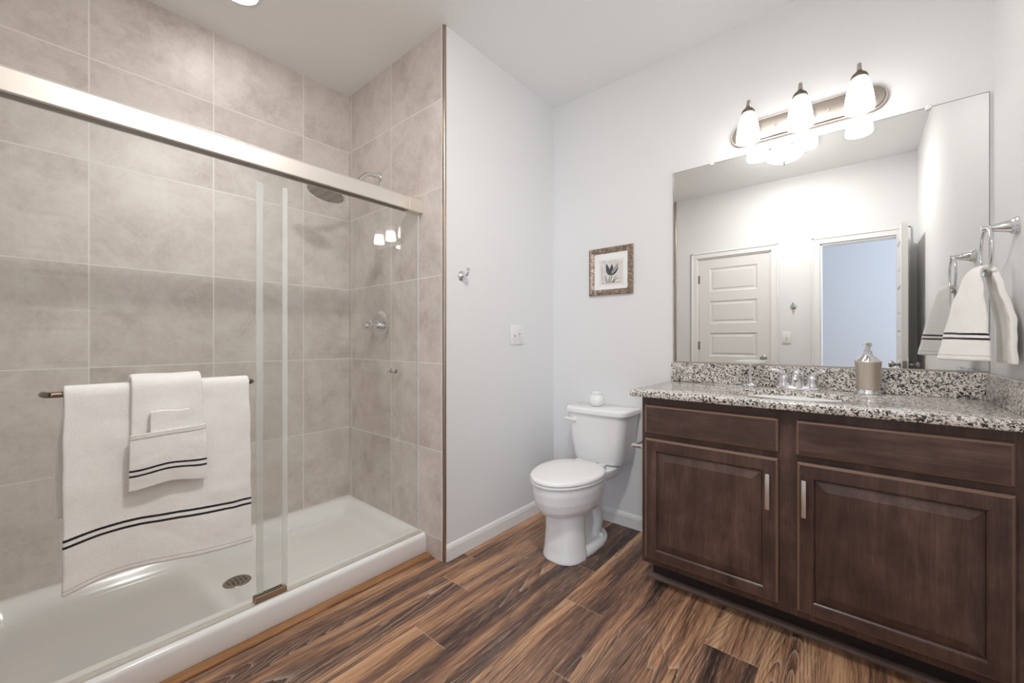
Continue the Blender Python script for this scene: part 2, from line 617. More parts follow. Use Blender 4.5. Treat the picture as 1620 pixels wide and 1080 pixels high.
    def grid(self, fn, nu, nv, uv=None):
        vs = [[self.bm.verts.new(Vector(fn(i / nu, j / nv))) for j in range(nv + 1)] for i in range(nu + 1)]
        lay = self.bm.loops.layers.uv.verify() if uv else None
        for i in range(nu):
            for j in range(nv):
                f = self.bm.faces.new((vs[i][j], vs[i + 1][j], vs[i + 1][j + 1], vs[i][j + 1]))
                if uv:
                    for lp, (a, b) in zip(f.loops, ((i, j), (i + 1, j), (i + 1, j + 1), (i, j + 1))):
                        lp[lay].uv = uv(a / nu, b / nv)
        return self

    def obj(self, name, material, parent=None, smooth=True, angle=35, flat=False):
        bmesh.ops.recalc_face_normals(self.bm, faces=self.bm.faces[:])
        org = ORIGIN.get(parent.name, Vector((0, 0, 0))) if parent else Vector((0, 0, 0))
        for v in self.bm.verts:
            v.co -= org
        me = bpy.data.meshes.new(name)
        self.bm.to_mesh(me)
        self.bm.free()
        me.materials.append(material)
        if not flat:
            for p in me.polygons:
                p.use_smooth = True
            me.set_sharp_from_angle(angle=math.radians(angle))
        o = bpy.data.objects.new(name, me)
        COL.objects.link(o)
        if parent:
            o.parent = parent
            ORIGIN[o.name] = org
        return o


ORIGIN = {}


def tag(o, label=None, cat=None, group=None, kind=None):
    if label:
        o['label'] = label
    if cat:
        o['category'] = cat
    if group:
        o['group'] = group
    if kind:
        o['kind'] = kind
    return o


def thing(name, label, cat, loc, group=None, kind=None):
    o = bpy.data.objects.new(name, None)
    o.empty_display_size = 0.05
    o.location = loc
    COL.objects.link(o)
    ORIGIN[o.name] = Vector(loc)
    return tag(o, label, cat, group, kind)


def solidify(o, t, offset=0.0, sub=0):
    s = o.modifiers.new('thickness', 'SOLIDIFY')
    s.thickness = t
    s.offset = offset
    s.use_rim = True
    if sub:
        u = o.modifiers.new('smooth', 'SUBSURF')
        u.levels = sub
        u.render_levels = sub
    return o


# ------------------------------------------------------------------ the setting


def structure(name, mb, material, label, cat, flat=True):
    return tag(mb.obj(name, material, flat=flat), label, cat, kind='structure')


# floor: planks laid along x
def build_floor():
    bm = bmesh.new()
    uvl = bm.loops.layers.uv.verify()
    col = bm.loops.layers.float_color.new('plank')
    joints = {0: 1.513, 1: 1.78, 2: 0.98, 3: 1.276, 4: 1.484, 5: 0.6, -1: 1.153, -2: 2.05, -3: 1.626, -4: 0.75, -5: 1.35, -6: 0.9, -7: 1.5, -8: 0.4, -9: 1.0, -10: 1.3, 6: 1.1}
    tones = {(3, 1): 0.5, (3, 0): 0.42, (0, 0): 0.72, (0, 1): 0.5, (2, 0): 0.62, (1, 0): 0.3, (1, 1): 0.05, (-1, 0): 0.4, (-1, 1): 0.35, (-2, 0): 0.75, (-3, 0): 0.0, (-3, 1): 0.55, (4, 0): 0.55, (4, 1): 0.8}
    W, L = 0.1795, 1.22
    x_lo, x_hi = XW - 0.12, XE + 0.05
    for k in range(-7, 6):
        y0 = 0.796 + k * W
        y1 = y0 + W
        a0, a1 = max(y0, YS - 0.05), min(y1, 1.76)
        if a1 <= a0:
            continue
        j = joints.get(k, 1.0)
        n0 = math.floor((x_lo - j) / L)
        for n in range(n0, n0 + 5):
            s0, s1 = j + n * L, j + (n + 1) * L
            b0, b1 = max(s0, x_lo), min(s1, x_hi)
            if b1 <= b0:
                continue
            rr = random.Random(k * 100 + n + 5)
            c = (rr.random(), rr.random(), rr.random(), tones.get((k, n + 1), rr.random()))
            ps = [(b0, a0), (b1, a0), (b1, a1), (b0, a1)]
            f = bm.faces.new([bm.verts.new((p[0], p[1], 0.0)) for p in ps])
            for lp, p in zip(f.loops, ps):
                lp[uvl].uv = (p[0] - s0, p[1] - y0)
                lp[col] = c
    bmesh.ops.remove_doubles(bm, verts=bm.verts[:], dist=1e-5)
    me = bpy.data.meshes.new('floor')
    bm.to_mesh(me)
    bm.free()
    me.materials.append(MAT_FLOOR)
    o = bpy.data.objects.new('floor', me)
    COL.objects.link(o)
    return tag(o, 'dark brown wood plank floor with tan streaks', 'floor', kind='structure')


build_floor()

structure('ceiling', MB().box(XW - 0.12, YS - 0.1, H, XE + 0.1, YB + 0.1, H + 0.1), MAT_CEIL, 'smooth pale grey ceiling over the bathroom and shower', 'ceiling')
structure('wall_east', MB().box(XE, YS - 0.1, -0.1, XE + 0.1, YN + 0.05, H), MAT_WALL, 'white wall behind the mirror, picture and toilet', 'wall')
structure('wall_south', MB().box(XW - 0.12, YS - 0.1, -0.1, XE, YS, H), MAT_WALL, 'white side wall carrying the towel ring', 'wall')
structure('wall_north', MB().box(SX + 0.012, YN, -0.1, XE, YB + 0.1, H), MAT_WALL, 'white wall between shower and toilet', 'wall')

DW0, DW1, DH = -0.289, 0.264, 2.046       # open doorway
DC0, DC1 = 0.662, 1.368                   # closed door
w = MB()
X0, X1 = XW - 0.12, XW
for (y0, y1, z0, z1) in ((YS, DW0, 0, DH), (DW1, DC0, 0, DH), (DC1, YN + 0.001, 0, DH), (YS, DW0, DH, H), (DW0, DW1, DH, H), (DW1, DC0, DH, H), (DC0, DC1, DH, H), (DC1, YN + 0.001, DH, H)):
    w.box(X0, y0, z0, X1, y1, z1)
bmesh.ops.remove_doubles(w.bm, verts=w.bm.verts[:], dist=1e-5)
structure('wall_west', w, MAT_WALL, 'white wall with the doors, seen in the mirror', 'wall')

structure('wall_shower_back', MB().box(XW - 0.12, YB, -0.1, SX + 0.05, YB + 0.1, H), MAT_TILE_B, 'beige stone tile wall along the back of the shower', 'wall')
structure('wall_shower_right', MB().box(SX, 1.612, 0.0, SX + 0.012, YB, H), MAT_TILE_R, 'beige stone tile wall behind the shower head', 'wall')
structure('wall_shower_left', MB().box(XW - 0.12, YN + 0.001, -0.1, XW + 0.002, YB, H), MAT_TILE_R, 'beige stone tile wall at the near end of the shower', 'wall')

# metal corner edging of the tile
for nm, cx, lab in (('trim_1', SX + 0.008, 'slim metal edging strip between tile and white wall'), ('trim_2', XW + 0.004, 'slim metal tile edging strip seen at the mirror edge')):
    t = MB()
    t.tube([(cx, YN + 0.004, 0.0), (cx, YN + 0.004, H)], 0.010, seg=16, smooth=1)
    structure(nm, t, MAT_EDGE, lab, 'trim', flat=False)

# baseboards


def baseboard(name, axis, a0, a1, wall, sgn, label):
    prof = [(0.0, 0.0), (0.013, 0.0), (0.013, 0.062), (0.011, 0.066), (0.011, 0.070), (0.006, 0.080), (0.0, 0.083)]
    secs = []
    for a in (a0, a1):
        secs.append([((a, wall + sgn * d, z) if axis == 'x' else (wall + sgn * d, a, z)) for d, z in prof])
    m = MB()
    m.loft(secs)
    return structure(name, m, MAT_TRIM, label, 'baseboard', flat=True)


baseboard('baseboard_north', 'x', SX + 0.012, XE, YN, -1, 'white baseboard along the wall left of the toilet')
baseboard('baseboard_east', 'y', 0.757, YN - 0.013, XE, -1, 'white baseboard behind the toilet')
baseboard('baseboard_west', 'y', DW1 + 0.066, DC0 - 0.066, XW, 1, 'white baseboard between the two doorways')
# golden wood strip closing the gap at the shower curb
s = MB()
s.box(XW, 1.700, 0.0, SX + 0.0, 1.7495, 0.009, 0.003)
structure('trim_3', s, MAT_STRIP, 'golden wood strip along the foot of the shower curb', 'trim')

# door casings on the door wall


def casing(name, y0, y1, label, right_limit=None):
    c = MB()
    wdt = 0.064
    for (a0, a1, z0, z1) in ((y0 - wdt, y0, 0, DH), (y1, y1 + wdt, 0, DH), (y0 - wdt, y1 + wdt, DH, DH + wdt)):
        if right_limit is not None:
            a0 = max(a0, right_limit)
        c.box(XW, a0, z0, XW + 0.012, a1, z1, 0.003, 1)
    for (a0, a1, z0, z1) in ((y0 - wdt, y0 - wdt + 0.018, 0, DH + wdt), (y1 + wdt - 0.018, y1 + wdt, 0, DH + wdt), (y0 - wdt, y1 + wdt, DH + wdt - 0.018, DH + wdt)):
        if right_limit is not None:
            a0 = max(a0, right_limit)
        c.box(XW, a0, z0, XW + 0.019, a1, z1, 0.004, 1)
    for a0, a1 in ((y0, y0 + 0.012), (y1 - 0.012, y1)):
        c.box(XW - 0.12, a0, 0, XW, a1, DH)
    c.box(XW - 0.12, y0, DH - 0.012, XW, y1, DH)
    return structure(name, c, MAT_TRIM, label, 'door frame', flat=True)


casing('trim_4', DC0, DC1, 'white casing around the closed panel door')
casing('trim_5', DW0, DW1, 'white casing around the open doorway', YS + 0.001)


def knob(parent, base, direction, mtl, name='knob'):
    k = MB()
    k.lathe([(0.0, 0.0), (0.029, 0.0), (0.029, 0.004), (0.022, 0.009), (0.011, 0.012), (0.010, 0.030), (0.016, 0.036), (0.025, 0.046), (0.027, 0.056), (0.023, 0.066), (0.012, 0.071), (0.0, 0.072)], base, direction, 28)
    return k.obj(name, mtl, parent)


PANELS = ((1.668, 1.927), (1.318, 1.566), (0.957, 1.214), (0.600, 0.855), (0.245, 0.500))

# closed door
d1 = thing('door_1', 'closed white five-panel door seen in the mirror', 'door', (XW - 0.03, 1.015, 0), kind='structure')


def door_leaf(m, plane, a0, a1, pa0, pa1, face, sg, back):
    """core plus raised stiles and rails on one face; returns nothing"""
    rails = [0.008] + [z for p_ in sorted(PANELS) for z in p_] + [DH - 0.015]
    strips = [(a0, pa0, 0.008, DH - 0.015), (pa1, a1, 0.008, DH - 0.015)]
    strips += [(pa0, pa1, rails[i], rails[i + 1]) for i in range(0, len(rails), 2)]
    for s0, s1, z0, z1 in strips:
        lo, hi = sorted((face, face - sg * 0.009))
        if plane == 'x':
            m.box(lo, s0, z0, hi, s1, z1)
        else:
            m.box(s0, lo, z0, s1, hi, z1)
    lo, hi = sorted((face - sg * 0.0088, back))
    if plane == 'x':
        m.box(lo, a0, 0.008, hi, a1, DH - 0.015)
    else:
        m.box(a0, lo, 0.008, a1, hi, DH - 0.015)


PSTEP = [(0.0, 0.0), (0.0, 0.0088), (0.012, 0.002), (0.030, 0.002), (0.038, 0.0065)]
m = MB()
door_leaf(m, 'x', DC0 + 0.014, DC1 - 0.014, 0.785, 1.245, XW - 0.010, 1, XW - 0.045)
m.obj('slab', MAT_DOORP, d1, flat=True)
for z0, z1 in PANELS:
    p = MB()
    p.nested('x', (0.7852, z0 + 0.0002, 1.2448, z1 - 0.0002), PSTEP, 1.0, XW - 0.0188)
    p.obj('panel', MAT_DOORP, d1, flat=True)
knob(d1, (XW - 0.010, 0.727, 0.947), (1, 0, 0), MAT_STEEL)
for z in (1.812, 1.074, 0.25):
    h_ = MB()
    h_.lathe([(0, 0), (0.0065, 0), (0.0065, 0.088), (0, 0.088)], (XW - 0.002, DC1 - 0.010, z - 0.044), (0, 0, 1), 14)
    h_.box(XW - 0.010, DC1 - 0.024, z - 0.044, XW - 0.007, DC1 - 0.006, z + 0.044)
    h_.obj('hinge', MAT_STEEL, d1)

# open door, swung into the bathroom beside the camera
d2 = thing('door_2', 'open white door seen edge on in the mirror', 'door', (XW, DW0, 0), kind='structure')
xf = 0.378
m = MB()
door_leaf(m, 'y', XW + 0.012, xf, XW + 0.11, xf - 0.095, -0.262, 1, -0.281)
door_leaf(m, 'y', XW + 0.012, xf, XW + 0.11, xf - 0.095, -0.300, -1, -0.281)
m.obj('slab', MAT_DOORP, d2, flat=True)
for z0, z1 in PANELS:
    for face, sg in ((-0.262, 1.0), (-0.300, -1.0)):
        p = MB()
        p.nested('y', (XW + 0.1102, z0 + 0.0002, xf - 0.0952, z1 - 0.0002), PSTEP, sg, face - sg * 0.0088)
        p.obj('panel', MAT_DOORP, d2, flat=True)
knob(d2, (xf - 0.06, -0.262, 0.945), (0, 1, 0), MAT_STEEL)
knob(d2, (xf - 0.06, -0.300, 0.945), (0, -1, 0), MAT_STEEL)
l_ = MB()
l_.box(xf - 0.001, -0.294, 0.915, xf + 0.0015, -0.268, 0.975)
l_.obj('latch_plate', MAT_STEEL, d2, flat=True)
for z in (1.82, 1.07, 0.25):
    h_ = MB()
    h_.lathe([(0, 0), (0.0065, 0), (0.0065, 0.088), (0, 0.088)], (XW + 0.021, -0.305, z - 0.044), (0, 0, 1), 14)
    h_.obj('hinge', MAT_STEEL, d2)

# the room behind the doorway, glimpsed in the mirror
RX0, RX1, RY0, RY1 = -2.0, XW - 0.12, -1.9, 1.9
w = MB()
for (y0, y1, z0, z1) in ((RY0, -1.7, 0, H), (-0.8, RY1, 0, H), (-1.7, -0.8, 0, 0.75), (-1.7, -0.8, 2.15, H)):  # unseen opening added to let the west fill lamp through
    w.box(RX0 - 0.1, y0, z0, RX0, y1, z1)
bmesh.ops.remove_doubles(w.bm, verts=w.bm.verts[:], dist=1e-5)
structure('wall_hall_west', w, MAT_WALL, 'bluish daylit wall beyond the open doorway', 'wall')
structure('wall_hall_north', MB().box(RX0 - 0.1, RY1, -0.1, RX1, RY1 + 0.1, H + 0.1), MAT_WALL, 'white wall of the room beyond the doorway', 'wall')
w = MB()
for (x0, x1, z0, z1) in ((RX0, -1.8, 0, H), (-0.5, RX1, 0, H), (-1.8, -0.5, 0, 0.75), (-1.8, -0.5, 2.25, H)):
    w.box(x0, RY0 - 0.1, z0, x1, RY0, z1)
bmesh.ops.remove_doubles(w.bm, verts=w.bm.verts[:], dist=1e-5)
structure('wall_hall_south', w, MAT_WALL, 'white window wall of the room beyond the doorway', 'wall')
structure('floor_hall', MB().box(RX0 - 0.1, RY0 - 0.1, -0.1, RX1, RY1 + 0.1, -0.001), MAT_STRIP, 'floor of the room beyond the doorway', 'floor')
structure('ceiling_hall', MB().box(RX0 - 0.1, RY0 - 0.1, H, RX1, RY1 + 0.1, H + 0.1), MAT_CEIL, 'ceiling of the room beyond the doorway', 'ceiling')
structure('wall_hall_east', MB().box(RX1 - 0.02, RY0 - 0.1, 0, RX1, YS - 0.05, H), MAT_WALL, 'white wall beside the doorway in the room beyond', 'wall')

# ------------------------------------------------------------------ vanity cabinet
CF = 1.80                      # face of doors
cab = thing('vanity_cabinet', 'dark espresso wood vanity cabinet under the granite counter', 'cabinet', (2.07, 0.18, 0))
b = MB()
for (a0, a1, z0, z1) in ((0.690, 0.754, 0.118, 0.8765), (0.130, 0.260, 0.118, 0.8765), (-0.392, -0.300, 0.118, 0.8765), *[(p, q_, z0_, z1_) for (p, q_) in ((-0.300, 0.130), (0.260, 0.690)) for (z0_, z1_) in ((0.834, 0.8765), (0.680, 0.724), (0.118, 0.157))]):
    b.box(1.82, a0, z0, 1.839, a1, z1)
b.box(1.839, 0.738, 0.118, XE - 0.014, 0.754, 0.8765)
b.box(1.839, -0.392, 0.118, XE - 0.014, -0.376, 0.8765)
b.box(1.839, -0.376, 0.118, XE - 0.014, 0.738, 0.134)
b.box(XE - 0.014, -0.392, 0.118, XE - 0.002, 0.754, 0.8765)
b.obj('carcass', MAT_CAB_V, cab, flat=True)
b = MB()
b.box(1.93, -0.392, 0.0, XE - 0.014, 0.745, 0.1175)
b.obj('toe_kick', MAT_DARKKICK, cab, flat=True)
b = MB()
prof = [(0.0, 0.0), (-0.020, 0.0), (-0.020, 0.006), (-0.016, 0.014), (-0.008, 0.019), (0.0, 0.020)]
b.loft([[(1.93 + d, a, z) for d, z in prof] for a in (-0.392, 0.766)])
b.obj('base_molding', mat('molding_wood', (122, 102, 94), 0.4), cab, flat=True)


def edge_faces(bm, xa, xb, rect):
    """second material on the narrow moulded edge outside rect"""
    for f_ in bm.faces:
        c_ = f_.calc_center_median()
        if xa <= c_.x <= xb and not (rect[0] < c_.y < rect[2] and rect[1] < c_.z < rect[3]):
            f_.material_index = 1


def cab_door(y0, z0, y1, z1, stile0, stile1, rail0, rail1):
    f = MB()
    # outer slab with a moulded edge, then the sunk groove round the raised field
    bm = f.bm
    rings = []
    e = [(0.0, 0.0), (0.0, 0.013), (0.004, 0.0175), (0.007, 0.0185), (0.0085, 0.020)]
    for ins, h in e:
        rings.append((y0 + ins, z0 + ins, y1 - ins, z1 - ins, h))
    iy0, iz0, iy1, iz1 = y0 + stile0, z0 + rail0, y1 - stile1, z1 - rail1
    for ins, h in ((0.0, 0.020), (0.004, 0.0185), (0.007, 0.0155), (0.0085, 0.0085)):
        rings.append((iy0 + ins, iz0 + ins, iy1 - ins, iz1 - ins, h))
    vr = []
    for a0, b0, a1, b1, h in rings:
        vr.append([bm.verts.new((1.82 - h, p[0], p[1])) for p in ((a0, b0), (a1, b0), (a1, b1), (a0, b1))])
    for A, B in zip(vr[:-1], vr[1:]):
        for k in range(4):
            bm.faces.new((A[k], A[(k + 1) % 4], B[(k + 1) % 4], B[k]))
    bm.faces.new(vr[-1])
    bm.faces.new(list(reversed(vr[0])))
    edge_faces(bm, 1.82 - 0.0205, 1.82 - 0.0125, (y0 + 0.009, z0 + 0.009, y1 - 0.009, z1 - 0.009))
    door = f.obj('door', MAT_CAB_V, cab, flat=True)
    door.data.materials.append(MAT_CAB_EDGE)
    p = MB()
    g = 0.009
    p.nested('x', (iy0 + g, iz0 + g, iy1 - g, iz1 - g), [(0.0, 0.0085), (0.0, 0.0100), (0.030, 0.0195), (0.0325, 0.0205)], -1.0, 1.82)
    p.obj('raised_panel', MAT_CAB_V, door, flat=True)
    return door


def pull(parent, y, z0, z1):
    p = MB()
    p.box(CF - 0.031, y - 0.0072, z0, CF - 0.024, y + 0.0072, z1, 0.0022, 2)
    for z in (z0 + 0.016, z1 - 0.016):
        p.lathe([(0.0, 0.0), (0.0042, 0.0), (0.0042, 0.027), (0.0, 0.027)], (CF + 0.0, y, z), (-1, 0, 0), 12)
    return p.obj('handle', MAT_HANDLE, parent)


MAT_HANDLE = mat('satin_nickel_pull', (222, 218, 214), 0.4, 1.0)
dl = cab_door(0.223, 0.147, 0.735, 0.690, 0.045, 0.045, 0.042, 0.050)
pull(dl, 0.2545, 0.501, 0.634)
dr = cab_door(-0.346, 0.147, 0.166, 0.690, 0.048, 0.044, 0.042, 0.050)
pull(dr, 0.1435, 0.501, 0.634)
for (y0, y1) in ((0.223, 0.735), (-0.345, 0.169)):
    f = MB()
    f.nested('x', (y0, 0.714, y1, 0.841), [(0, 0), (0, 0.013), (0.004, 0.0175), (0.007, 0.0185), (0.0085, 0.020)], -1.0, 1.82)
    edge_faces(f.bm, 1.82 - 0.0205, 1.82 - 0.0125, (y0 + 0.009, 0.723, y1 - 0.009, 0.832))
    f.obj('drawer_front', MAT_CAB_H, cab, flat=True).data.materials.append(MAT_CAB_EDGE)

# ------------------------------------------------------------------ granite counter with sink cut-out
CZ0, CZ1 = 0.877, 0.907
SKX, SKY, SKA, SKB = 2.035, 0.205, 0.165, 0.212       # oval cut-out
counter = thing('countertop', 'speckled granite countertop with backsplash on the dark vanity', 'countertop', (2.07, 0.2, CZ0))
c = MB()
bm = c.bm
N = 64
x0, x1, y0, y1 = 1.776, XE - 0.001, YS + 0.001, 0.797


def rect_pt(a, x0, x1, y0, y1):
    dx, dy = math.cos(a), math.sin(a)
    k = []
    if dx > 1e-9:
        k.append((x1 - SKX) / dx)
    if dx < -1e-9:
        k.append((x0 - SKX) / dx)
    if dy > 1e-9:
        k.append((y1 - SKY) / dy)
    if dy < -1e-9:
        k.append((y0 - SKY) / dy)
    kk = min(k)
    return (SKX + dx * kk, SKY + dy * kk)


angs = [2 * math.pi * k / N for k in range(N)]
angs += [math.atan2(yy - SKY, xx - SKX) % (2 * math.pi) for xx in (x0, x1) for yy in (y0, y1)]
angs = sorted(set(round(a, 6) for a in angs))
oval = [(SKX + SKA * math.cos(a), SKY + SKB * math.sin(a)) for a in angs]
secs = []
secs.append([(p[0], p[1], CZ0) for p in oval])
secs.append([(p[0], p[1], CZ1 - 0.004) for p in oval])
secs.append([(SKX + (SKA + 0.0012) * math.cos(a), SKY + (SKB + 0.0012) * math.sin(a), CZ1 - 0.0012) for a in angs])
secs.append([(SKX + (SKA + 0.004) * math.cos(a), SKY + (SKB + 0.004) * math.sin(a), CZ1) for a in angs])
for e, zz in ((0.007, CZ1), (0.002, CZ1 - 0.002), (0.0, CZ1 - 0.007), (0.0, CZ0 + 0.004), (0.003, CZ0)):
    secs.append([(*rect_pt(a, x0 + e, x1, y0, y1 - e), zz) for a in angs])
secs.append(secs[0])
rings = [[bm.verts.new(p) for p in s_] for s_ in secs[:-1]]
rings.append(rings[0])
n = len(angs)
for A, B in zip(rings[:-1], rings[1:]):
    for k in range(n):
        bm.faces.new((A[k], A[(k + 1) % n], B[(k + 1) % n], B[k]))
c.obj('slab', MAT_GRANITE, counter, angle=50)
MB().box(XE - 0.021, YS + 0.0015, CZ1 + 0.0005, XE - 0.001, 0.797, 1.008, 0.002, 1).obj('backsplash', MAT_GRANITE, counter, flat=True)
MB().box(1.79, YS + 0.0015, CZ1 + 0.0005, XE - 0.0215, YS + 0.0215, 1.008, 0.002, 1).obj('side_splash', MAT_GRANITE, counter, flat=True)

# sink bowl under the cut-out
snk = MB()
secs = []
for f_, z in ((1.09, 0.8765), (1.0, 0.8765), (0.985, 0.86), (0.95, 0.82), (0.86, 0.775), (0.66, 0.745), (0.35, 0.732), (0.10, 0.729)):
    secs.append([(SKX + SKA * f_ * math.cos(2 * math.pi * k / 56), SKY + SKB * f_ * math.sin(2 * math.pi * k / 56), z) for k in range(56)])
snk.loft(secs, cap=False)
snk.bm.faces.new(snk.bm.verts[-56:])
so = snk.obj('sink_basin', MAT_PORC, angle=60)
solidify(so, 0.008, 1.0)
tag(so, 'white oval undermount sink set in the granite countertop', 'sink')

# ------------------------------------------------------------------ faucet
fx, fy = 2.268, 0.205
fau = thing('faucet', 'chrome two-handle faucet behind the sink', 'faucet', (fx, fy, CZ1))
b = MB()
secs = []
for e, z in ((0.0, 0.0), (0.0, 0.008), (-0.003, 0.014), (-0.010, 0.018)):
    pts = []
    for k in range(48):
        a = 2 * math.pi * k / 48
        rx, ry = 0.030 + e, 0.085 + e
        pts.append((fx + math.copysign(abs(math.cos(a)) ** 0.7, math.cos(a)) * rx, fy + math.copysign(abs(math.sin(a)) ** 0.7, math.sin(a)) * ry, CZ1 + z))
    secs.append(pts)
b.loft(secs)
b.obj('base', MAT_CHROME, fau)
sp = MB()
sp.lathe([(0.0, 0.010), (0.031, 0.012), (0.027, 0.030), (0.023, 0.050), (0.025, 0.060), (0.023, 0.072), (0.013, 0.082), (0.0, 0.085)], (fx, fy, CZ1), (0, 0, 1), 28)
sp.tube([(fx, fy, CZ1 + 0.055), (fx - 0.03, fy, CZ1 + 0.072), (fx - 0.07, fy, CZ1 + 0.074), (fx - 0.105, fy, CZ1 + 0.062), (fx - 0.115, fy, CZ1 + 0.048)], [0.017, 0.016, 0.0145, 0.0125, 0.0115], 18)
sp.obj('spout', MAT_CHROME, fau)
for sg in (1, -1):
    hb = MB()
    hy = fy + sg * 0.053
    hb.lathe([(0.0, 0.012), (0.026, 0.014), (0.0245, 0.024), (0.020, 0.034), (0.0215, 0.046), (0.019, 0.058), (0.012, 0.067), (0.0, 0.069)], (fx, hy, CZ1), (0, 0, 1), 24)
    hdl = hb.obj('handle', MAT_CHROME, fau)
    lv = MB()
    lv.tube([(fx, hy, CZ1 + 0.056), (fx - 0.004, hy + sg * 0.010, CZ1 + 0.074), (fx - 0.008, hy + sg * 0.026, CZ1 + 0.082), (fx - 0.012, hy + sg * 0.048, CZ1 + 0.085)], [0.0115, 0.0105, 0.0088, 0.0078], 14)
    lv.obj('lever', MAT_CHROME, hdl)

# footed soap dish
dx, dy = 2.262, 0.395
dish = thing('soap_dish', 'footed clear soap dish with chrome base left of the faucet', 'soap dish', (dx, dy, CZ1))
b = MB()
b.lathe([(0.0, 0.0), (0.036, 0.0), (0.037, 0.006), (0.034, 0.014), (0.022, 0.019), (0.008, 0.022), (0.0, 0.023)], (dx, dy, CZ1 + 0.0004), (0, 0, 1), 36)
b.obj('base', MAT_CHROME, dish)
b = MB()
b.lathe([(0.0055, 0.022), (0.0050, 0.060), (0.0055, 0.108)], (dx, dy, CZ1), (0, 0, 1), 16)
b.obj('stem', MAT_DISH, dish)
b = MB()
b.lathe([(0.0, 0.108), (0.020, 0.109), (0.046, 0.114), (0.062, 0.122), (0.064, 0.125), (0.058, 0.123), (0.040, 0.117), (0.0, 0.114)], (dx, dy, CZ1), (0, 0, 1), 40)
b.obj('dish', MAT_DISH, dish)

# soap dispenser
sx_, sy_ = 2.262, -0.037
sd = thing('soap_dispenser', 'brushed steel soap dispenser with chrome pump on the granite counter', 'soap dispenser', (sx_, sy_, CZ1))
b = MB()
b.lathe([(0.0, 0.0), (0.0435, 0.0), (0.044, 0.004), (0.041, 0.010), (0.0375, 0.017), (0.0370, 0.021)], (sx_, sy_, CZ1 + 0.0002), (0, 0, 1), 40)
b.obj('foot', MAT_CHROME, sd)
b = MB()
b.lathe([(0.0370, 0.021), (0.0385, 0.045), (0.0405, 0.085), (0.0432, 0.132), (0.0440, 0.136), (0.0425, 0.139)], (sx_, sy_, CZ1), (0, 0, 1), 48)
b.obj('body', MAT_BOTTLE, sd, angle=50)
b = MB()
b.lathe([(0.0425, 0.139), (0.030, 0.151), (0.017, 0.163), (0.016, 0.168), (0.012, 0.170)], (sx_, sy_, CZ1), (0, 0, 1), 40)
b.obj('shoulder', MAT_CHROME, sd)
b = MB()
b.lathe([(0.013, 0.168), (0.013, 0.180), (0.0075, 0.182), (0.0075, 0.200), (0.0125, 0.202), (0.0125, 0.212), (0.008, 0.217), (0.0, 0.218)], (sx_, sy_, CZ1), (0, 0, 1), 24)
b.tube([(sx_, sy_, CZ1 + 0.208), (sx_ - 0.02, sy_ + 0.006, CZ1 + 0.211), (sx_ - 0.038, sy_ + 0.012, CZ1 + 0.203)], [0.0085, 0.0075, 0.006], 14)
b.obj('pump', MAT_CHROME, sd)

# ------------------------------------------------------------------ mirror
mir = thing('mirror', 'large frameless wall mirror above the granite backsplash', 'mirror', (XE, 0.2, 1.01))
b = MB()
b.box(XE - 0.006, -0.382, 1.011, XE - 0.0005, 0.788, 2.072)
b.obj('mirror_glass', MAT_MIRROR, mir, flat=True)
b = MB()
b.box(XE - 0.0072, -0.3835, 1.009, XE - 0.0005, -0.382, 2.0735)
b.box(XE - 0.0072, 0.788, 1.009, XE - 0.0005, 0.7905, 2.0735)
b.box(XE - 0.0072, -0.3835, 2.072, XE - 0.0005, 0.7905, 2.0735)
b.obj('polished_edge', MAT_MEDGE, mir, flat=True)
b = MB()
b.box(XE - 0.010, -0.385, 1.0085, XE - 0.0065, 0.789, 1.0155)
b.obj('bottom_channel', MAT_NICKEL, mir, flat=True)
for y in (0.587, -0.222):
    b = MB()
    b.lathe([(0.0, 0.0), (0.010, 0.0), (0.010, 0.007), (0.007, 0.010), (0.0, 0.0105)], (XE - 0.0072, y, 2.071), (-1, 0, 0), 20)
    b.obj('clip', MAT_CLIP, mir)

# ------------------------------------------------------------------ vanity light
vl = thing('vanity_light', 'three-shade nickel vanity light on the wall above the mirror', 'wall light', (XE, 0.196, 2.173))
b = MB()


def pill(e, x):
    hw, hh = 0.300 - e, 0.0575 - e
    pts = []
    for k in range(33):
        a = -math.pi / 2 + math.pi * k / 32
        pts.append((x, 0.196 + hw - hh + hh * math.cos(a), 2.173 + hh * math.sin(a)))
    for k in range(33):
        a = math.pi / 2 + math.pi * k / 32
        pts.append((x, 0.196 - hw + hh + hh * math.cos(a), 2.173 + hh * math.sin(a)))
    return pts


